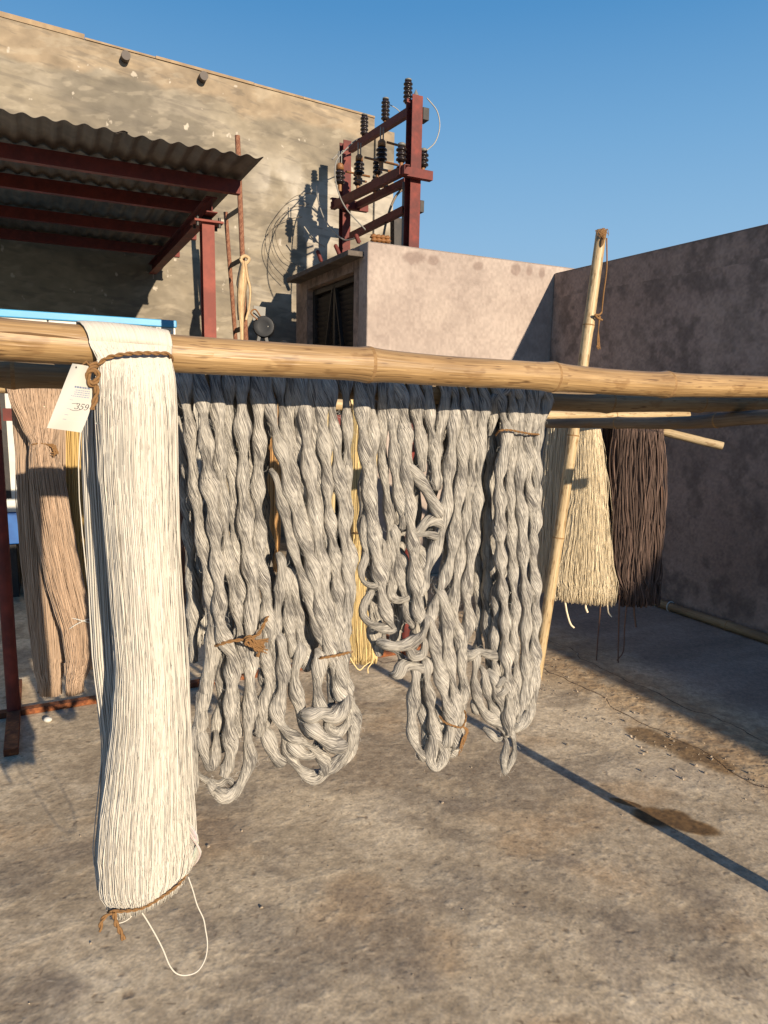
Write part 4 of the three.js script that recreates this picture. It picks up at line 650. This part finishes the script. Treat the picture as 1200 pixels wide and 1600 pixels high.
function hairs(g, pts, r0) { const cv = new THREE.CatmullRomCurve3(pts, false, 'centripetal'), n = Math.round(cv.getLength() * 55), tw = (g.fz = g.fz || new Tubes()); for (let k = 0; k < n; k++) { const t = rw(), p = cv.getPoint(t), T = cv.getTangent(t), d = V(rw() - 0.5, rw() - 0.5, rw() - 0.5); d.sub(T.clone().multiplyScalar(d.dot(T))).normalize(); const l = 0.004 + rw() * 0.009, s = rw() < 0.5 ? 1 : -1; const a = p.clone().addScaledVector(d, r0 * 0.6), b = p.clone().addScaledVector(d, r0 + l * 0.35).addScaledVector(T, s * l * 0.6), c = p.clone().addScaledVector(d, r0 + l * 0.5).addScaledVector(T, s * l * 1.6); tw.add([a, b, c], 0.00028, 3, { count: 4, color: [0.5, 0.48, 0.44] }); } }
{ // first hank
  const g = hank('thick grey slub hank next to the white hank, tied low with a jute bow', onD(345, 600, D2));
  const S = (l, o) => greyStrand(g, l, o);
  S([[288, 600], [291, 635], [296, 661], [300, 720], [303, 747], [309, 800], [317, 848], [324, 885], [330, 930], [333, 982], [327, 1040], [320, 1085], [316, 1120], [312, 1150]], { top: true, z: -0.004 });
  S([[313, 600], [317, 635], [320, 672], [323, 709], [325, 741], [331, 787], [335, 827], [337, 853], [340, 893], [343, 930], [343, 969], [352, 1003], [362, 1024], [364, 1054], [361, 1079], [359, 1120], [358, 1147], [361, 1168], [357, 1192], [350, 1212]], { top: true, z: 0.010, r0: 0.018 });
  S([[337, 600], [339, 635], [343, 680], [344, 720], [346, 752], [351, 800], [353, 840], [357, 880], [363, 915], [367, 941], [373, 971], [375, 995], [381, 1028], [379, 1050]], { top: true, z: 0.004 });
  S([[357, 600], [357, 635], [357, 672], [361, 709], [364, 747], [365, 787], [365, 813], [367, 848], [370, 880], [376, 915], [378, 950], [372, 1000], [366, 1060], [368, 1110], [372, 1150]], { top: true, z: -0.006 });
  S([[380, 600], [378, 635], [379, 680], [380, 720], [379, 755], [381, 795], [383, 827], [386, 853], [392, 893], [395, 917], [394, 941], [392, 971], [391, 996], [391, 1032], [390, 1065], [391, 1098], [388, 1134], [388, 1161], [391, 1189], [380, 1216], [366, 1238], [350, 1244], [334, 1232]], { top: true, z: 0.008, r0: 0.0185 });
  S([[405, 602], [404, 637], [404, 667], [405, 709], [402, 752], [403, 789], [406, 827], [405, 859], [408, 893], [416, 927], [416, 955], [420, 982], [414, 1015], [417, 1043], [420, 1070], [412, 1098], [408, 1134], [404, 1150]], { top: true, z: 0.002, r0: 0.018 });
  S([[299, 1232], [300, 1205], [304, 1175], [310, 1140], [318, 1090], [330, 1050], [336, 1010]], { z: -0.006 });
  S([[348, 1010], [349, 1050], [347, 1090], [340, 1130], [335, 1160], [344, 1172], [352, 1150]], { z: -0.012 });
  S([[316, 1150], [320, 1180], [330, 1200], [336, 1175], [338, 1150]], { z: 0.004, r0: 0.015 });
  S([[314, 1214], [328, 1222], [342, 1226], [356, 1218], [364, 1226]], { z: 0.0, r0: 0.012 });
  S([[330, 1228], [340, 1240], [354, 1247], [366, 1243]], { z: 0.008, r0: 0.012 });
  S([[418, 1020], [414, 1060], [418, 1100], [410, 1140]], { z: -0.014 });
  twine(g, 'jute_tie', dPts(D2 - 0.085, [[332, 1010, -0.04], [345, 1006, -0.006], [360, 1002, 0.004], [374, 1000, 0.008], [390, 998, 0.01], [404, 990, 0.006], [414, 972, 0], [419, 962, -0.02]]), 0.0042);
  const tw = new Tubes(), r = rng(14); for (let k = 0; k < 34; k++) { const a = (r() - 0.35) * 1.3; tw.add(dPts(D2 - 0.095, [[386, 1000, r() * 0.01], [394, 1003 + a * 4, 0.012], [406 + r() * 6, 1003 + a * 14 + r() * 4, 0.012 * r()], [400 + r() * 20, 1006 + a * 18, 0.004]]), 0.0017, 4, { count: 12 }); } world('jute_bow', tw.geo(), M.jute, g);
  twine(g, 'jute_knot', dPts(D2 - 0.096, [[380, 1002, 0], [388, 994, 0.006], [396, 1000, 0.01], [390, 1009, 0.008], [383, 1003, 0.012], [392, 998, 0.014], [402, 1006, 0.01], [412, 1004, 0.004]]), 0.0042);
  twine(g, 'jute_tail', dPts(D2 - 0.096, [[390, 1004, 0.008], [398, 1014, 0.008], [404, 1018, 0.004], [402, 1026, 0]]), 0.004);
  fuzz(g, 260, 280, 425, 600, 1230, 3);
}
{ // second hank
  const g = hank('thick grey slub hank slanting to a looped knot, tied with jute above it', onD(480, 605, D2));
  const S = (l, o) => greyStrand(g, l, o);
  S([[424, 606], [420, 629], [431, 675], [444, 720], [452, 763], [465, 813], [473, 845], [487, 880], [496, 930], [506, 975], [516, 1012], [521, 1040], [530, 1078], [543, 1105], [551, 1138], [545, 1172], [524, 1194], [500, 1208]], { top: true, z: 0.012, r0: 0.018 });
  S([[436, 606], [440, 640], [449, 690], [458, 740], [468, 790], [480, 840], [492, 885], [502, 930], [510, 975], [513, 1010]], { top: true, z: 0.002 });
  S([[448, 606], [452, 650], [458, 690], [463, 740], [468, 790], [472, 830], [478, 862]], { top: true, z: -0.01, r0: 0.015 });
  S([[461, 606], [464, 640], [470, 690], [476, 740], [484, 790], [490, 835], [497, 875], [506, 920]], { top: true, z: -0.008 });
  S([[474, 606], [476, 640], [480, 690], [484, 740], [490, 790], [495, 830], [501, 870], [507, 915], [513, 960], [517, 1000]], { top: true, z: 0.008, r0: 0.018 });
  S([[487, 608], [489, 650], [493, 700], [499, 745], [504, 800], [510, 850], [516, 890], [520, 930]], { top: true, z: -0.006 });
  S([[501, 608], [502, 650], [506, 700], [511, 740], [513, 790], [519, 840], [523, 880], [527, 920], [529, 960], [526, 1005], [527, 1040]], { top: true, z: 0.006 });
  S([[517, 608], [520, 650], [526, 700], [529, 745], [535, 790], [538, 840], [541, 880], [545, 925], [541, 960], [538, 1008], [540, 1050], [545, 1092]], { top: true, z: 0.010 });
  S([[541, 610], [541, 640], [543, 690], [541, 740], [543, 790], [541, 830], [548, 870], [548, 900], [546, 940], [541, 1000]], { top: true, back: false, z: 0.0 });
  S([[431, 747], [444, 800], [455, 845], [465, 880], [478, 915], [488, 955], [501, 996], [510, 1014]], { z: 0.008, r0: 0.014 });
  S([[440, 880], [437, 927], [431, 969], [428, 1010], [431, 1054], [425, 1092], [409, 1118], [406, 1142]], { z: -0.002, r0: 0.0155 });
  S([[446, 900], [450, 941], [452, 982], [458, 1018]], { z: -0.008 });
  S([[457, 900], [464, 950], [470, 1000], [480, 1040]], { z: -0.016 });
  S([[418, 1150], [424, 1168], [430, 1182], [437, 1190]], { z: 0, r0: 0.017 });
  S([[440, 1005], [443, 1048], [440, 1081], [433, 1106], [438, 1130], [452, 1146], [474, 1160], [492, 1172], [507, 1189], [508, 1206]], { z: 0.014, r0: 0.017 });
  S([[470, 1020], [462, 1045], [460, 1070], [466, 1095], [474, 1125], [487, 1147]], { z: 0.004 });
  S([[540, 1080], [552, 1110], [557, 1138], [547, 1172], [519, 1198], [492, 1214], [470, 1203], [452, 1176], [443, 1140]], { z: -0.004, r0: 0.017 });
  S([[500, 1030], [497, 1055], [496, 1080], [499, 1106]], { z: 0.014, r0: 0.019 });
  S([[488, 1118], [502, 1114], [518, 1118], [536, 1108], [542, 1098]], { z: 0.03, r0: 0.018 });
  S([[490, 1140], [508, 1156], [522, 1164], [534, 1166]], { z: 0.034, r0: 0.018 });
  S([[528, 1032], [535, 1070], [545, 1098], [543, 1130], [524, 1146], [512, 1134], [516, 1118]], { z: 0.018, r0: 0.016 });
  S([[515, 1040], [520, 1070], [518, 1098], [522, 1112]], { z: 0.0, r0: 0.014 });
  S([[460, 1165], [472, 1178], [486, 1180], [495, 1172]], { z: 0.01, r0: 0.017 });
  twine(g, 'jute_tie', dPts(D2 - 0.092, [[496, 1030, -0.03], [502, 1028, 0], [516, 1026, 0.006], [532, 1023, 0.004], [544, 1020, -0.01], [550, 1018, -0.04]]), 0.0036);
  fuzz(g, 260, 425, 555, 600, 1200, 5);
}
{ // third hank, tangled
  const g = hank('tangled grey slub hank with crossing strands and side loops', onD(650, 612, D2));
  const S = (l, o) => greyStrand(g, l, o);
  S([[565, 610], [565, 634], [568, 687], [574, 730], [577, 772], [582, 815], [587, 857], [594, 900], [598, 937], [605, 962], [614, 981]], { top: true, back: false, z: 0.010, r0: 0.019 });
  S([[577, 610], [580, 650], [582, 690], [580, 740], [575, 785], [571, 829], [574, 868]], { top: true, back: false, z: 0.0 });
  S([[598, 612], [598, 645], [597, 702], [600, 744], [606, 778], [610, 830], [612, 880], [612, 930]], { top: true, back: false, z: -0.008, r0: 0.015 });
  S([[609, 612], [612, 645], [616, 696], [618, 736], [622, 772], [631, 806], [628, 826]], { top: true, z: 0.006, r0: 0.017 });
  S([[624, 612], [628, 645], [633, 693], [635, 736], [639, 781], [641, 815], [646, 857], [649, 898], [652, 928], [653, 954], [659, 975]], { top: true, z: 0.012, r0: 0.018 });
  S([[648, 614], [650, 645], [656, 682], [658, 707], [659, 736]], { top: true, z: 0.004, r0: 0.018 });
  S([[670, 616], [670, 651], [675, 682], [679, 719], [682, 764]], { top: true, z: 0.006, r0: 0.018 });
  S([[697, 616], [691, 653], [684, 688], [680, 720]], { top: true, z: 0.0 });
  S([[711, 618], [710, 645], [707, 687], [700, 741], [697, 787], [690, 829], [677, 866], [664, 900], [656, 930]], { top: true, z: 0.014, r0: 0.0175 });
  S([[726, 620], [726, 651], [721, 696], [722, 730], [716, 781], [710, 829], [704, 872], [694, 905], [681, 937], [671, 967], [664, 985]], { top: true, z: 0.010, r0: 0.018 });
  S([[741, 620], [738, 653], [738, 702], [735, 744], [730, 787], [724, 829], [718, 872], [712, 914], [707, 940], [710, 965], [717, 999], [716, 1024]], { top: true, z: 0.004 });
  S([[757, 622], [753, 653], [751, 702], [745, 753], [744, 792], [739, 843], [734, 886], [728, 922], [733, 971], [723, 1007], [721, 1050], [724, 1078], [716, 1110]], { top: true, z: 0.008, r0: 0.0175 });
  S([[642, 730], [652, 745], [664, 762], [675, 782], [684, 800]], { z: 0.02, r0: 0.018 });
  S([[654, 830], [666, 816], [678, 812], [688, 818]], { z: 0.014, r0: 0.014 });
  S([[652, 836], [668, 834], [680, 838]], { z: 0.02, r0: 0.011 });
  S([[648, 850], [658, 862], [662, 880], [658, 900]], { z: 0.002 });
  S([[632, 875], [636, 895], [640, 915], [642, 940]], { z: -0.004, r0: 0.014 });
  S([[617, 830], [620, 860], [625, 900], [632, 930], [637, 960], [645, 978]], { z: -0.002, r0: 0.014 });
  S([[600, 850], [603, 880], [609, 910], [611, 931], [624, 938], [638, 933]], { z: 0.002, r0: 0.012 });
  S([[571, 872], [565, 890], [568, 908], [580, 915], [596, 913]], { z: 0.012, r0: 0.0105 });
  S([[580, 926], [570, 942], [567, 958], [576, 973], [592, 980], [614, 984]], { z: 0.006, r0: 0.0115 });
  S([[600, 984], [600, 1000], [606, 1010], [622, 1020], [628, 1030]], { z: 0.0, r0: 0.010 });
  S([[606, 1008], [624, 1010], [642, 1004], [658, 994], [667, 975]], { z: 0.03, r0: 0.0145 });
  S([[664, 1004], [660, 1022], [645, 1024], [640, 1012]], { z: 0.022, r0: 0.015 });
  S([[622, 1052], [630, 1040], [645, 1040], [660, 1044], [672, 1040]], { z: 0.008, r0: 0.017 });
  S([[690, 930], [699, 973], [699, 1007], [704, 1050], [710, 1092], [708, 1129], [714, 1160]], { z: 0.014, r0: 0.018 });
  S([[673, 970], [680, 1016], [690, 1064], [699, 1107], [705, 1132], [700, 1156]], { z: 0.020, r0: 0.0175 });
  S([[668, 1040], [667, 1060], [672, 1095], [679, 1140], [692, 1168], [690, 1190], [680, 1200], [672, 1186], [676, 1152]], { z: 0.012, r0: 0.017 });
  S([[650, 1050], [646, 1090], [643, 1135], [650, 1165], [660, 1180]], { z: 0.006, r0: 0.017 });
  S([[660, 1050], [660, 1100], [664, 1140], [668, 1170]], { z: -0.008 });
  S([[684, 1110], [690, 1135], [696, 1160], [706, 1172]], { z: 0.0, r0: 0.017 });
  S([[722, 1040], [724, 1090], [718, 1130], [716, 1158], [704, 1174], [694, 1166]], { z: -0.004, r0: 0.017 });
  twine(g, 'jute_tie', dPts(D2 - 0.092, [[686, 1118, -0.01], [694, 1128, 0.004], [708, 1134, 0.008], [722, 1136, 0.006], [728, 1122, 0], [726, 1110, -0.02]]), 0.003);
  const tw = new Tubes(), r = rng(15); for (let k = 0; k < 12; k++) tw.add(dPts(D2 - 0.1, [[722, 1134], [728 + r() * 4, 1140 + r() * 6], [722 + r() * 6, 1152 + r() * 4], [716 + r() * 6, 1164 + r() * 18]]), 0.0014, 4, { count: 12 }); world('jute_end', tw.geo(), M.jute, g);
  fuzz(g, 300, 560, 760, 610, 1180, 7);
}
{ // fourth hank
  const g = hank('thick grey slub hank gathered by a jute tie near its top', onD(815, 622, D2));
  const S = (l, o) => greyStrand(g, l, o);
  S([[781, 622], [785, 648], [792, 673], [786, 716], [780, 744], [781, 787], [780, 829], [782, 872], [785, 920], [789, 951], [789, 993], [792, 1036], [795, 1078], [795, 1121], [796, 1148]], { top: true, z: 0.012, r0: 0.018 });
  S([[799, 622], [801, 653], [801, 682], [797, 730], [796, 772], [798, 815], [800, 866], [802, 911], [804, 951], [802, 999], [806, 1039], [806, 1078], [802, 1121]], { top: true, z: 0.006 });
  S([[813, 622], [812, 653], [811, 682], [813, 730], [811, 764], [816, 815], [816, 857], [819, 905], [823, 951], [820, 1007], [822, 1056], [818, 1092], [808, 1128]], { top: true, z: 0.010, r0: 0.018 });
  S([[826, 624], [825, 653], [822, 687], [824, 744], [829, 787], [832, 829], [832, 872], [835, 908], [836, 951], [835, 999], [834, 1039], [826, 1078], [820, 1108]], { top: true, z: 0.004, r0: 0.0175 });
  S([[839, 624], [836, 655], [831, 684], [833, 730], [838, 764], [836, 810], [830, 850]], { top: true, z: 0.0 });
  S([[854, 624], [846, 659], [839, 687], [838, 736], [838, 764], [830, 790]], { top: true, z: 0.006, r0: 0.016 });
  S([[771, 624], [768, 660], [766, 720], [764, 790], [760, 860], [762, 930], [764, 1000], [770, 1050], [774, 1090]], { top: true, z: -0.03, back: false });
  S([[778, 680], [774, 740], [772, 800], [770, 870], [774, 940], [776, 1000], [780, 1060]], { z: -0.03 });
  S([[752, 640], [748, 720], [750, 800], [745, 880], [748, 960], [745, 1020]], { z: -0.05 });
  S([[789, 890], [774, 920], [776, 960], [772, 1010], [776, 1060], [782, 1100]], { z: -0.006 });
  S([[796, 1140], [803, 1158], [803, 1178], [795, 1196], [789, 1208], [787, 1190], [791, 1160]], { z: 0.008, r0: 0.0125 });
  S([[744, 1030], [741, 1060], [746, 1090], [758, 1115], [778, 1130], [791, 1146]], { z: 0.0, r0: 0.016 });
  S([[756, 1050], [762, 1085], [772, 1110], [784, 1136]], { z: -0.008 });
  S([[772, 1060], [780, 1090], [788, 1120], [792, 1140]], { z: 0.004, r0: 0.017 });
  S([[834, 1040], [832, 1080], [828, 1110], [816, 1130], [802, 1140]], { z: -0.004, r0: 0.018 });
  S([[736, 1024], [748, 1018], [762, 1022], [774, 1024]], { z: -0.002, r0: 0.016 });
  S([[780, 1070], [786, 1062], [790, 1076], [782, 1084]], { z: 0.02, r0: 0.011 });
  S([[768, 1148], [776, 1156], [786, 1152]], { z: -0.004, r0: 0.011 });
  S([[748, 1080], [740, 1100], [744, 1110]], { z: -0.01, r0: 0.014 });
  twine(g, 'jute_tie', dPts(D2 - 0.09, [[774, 680, -0.03], [781, 673, 0], [795, 672, 0.006], [812, 675, 0.006], [828, 678, 0.002], [842, 679, -0.02]]), 0.003);
  fuzz(g, 180, 770, 860, 620, 1150, 9);
}
renderer.render(scene, camera);
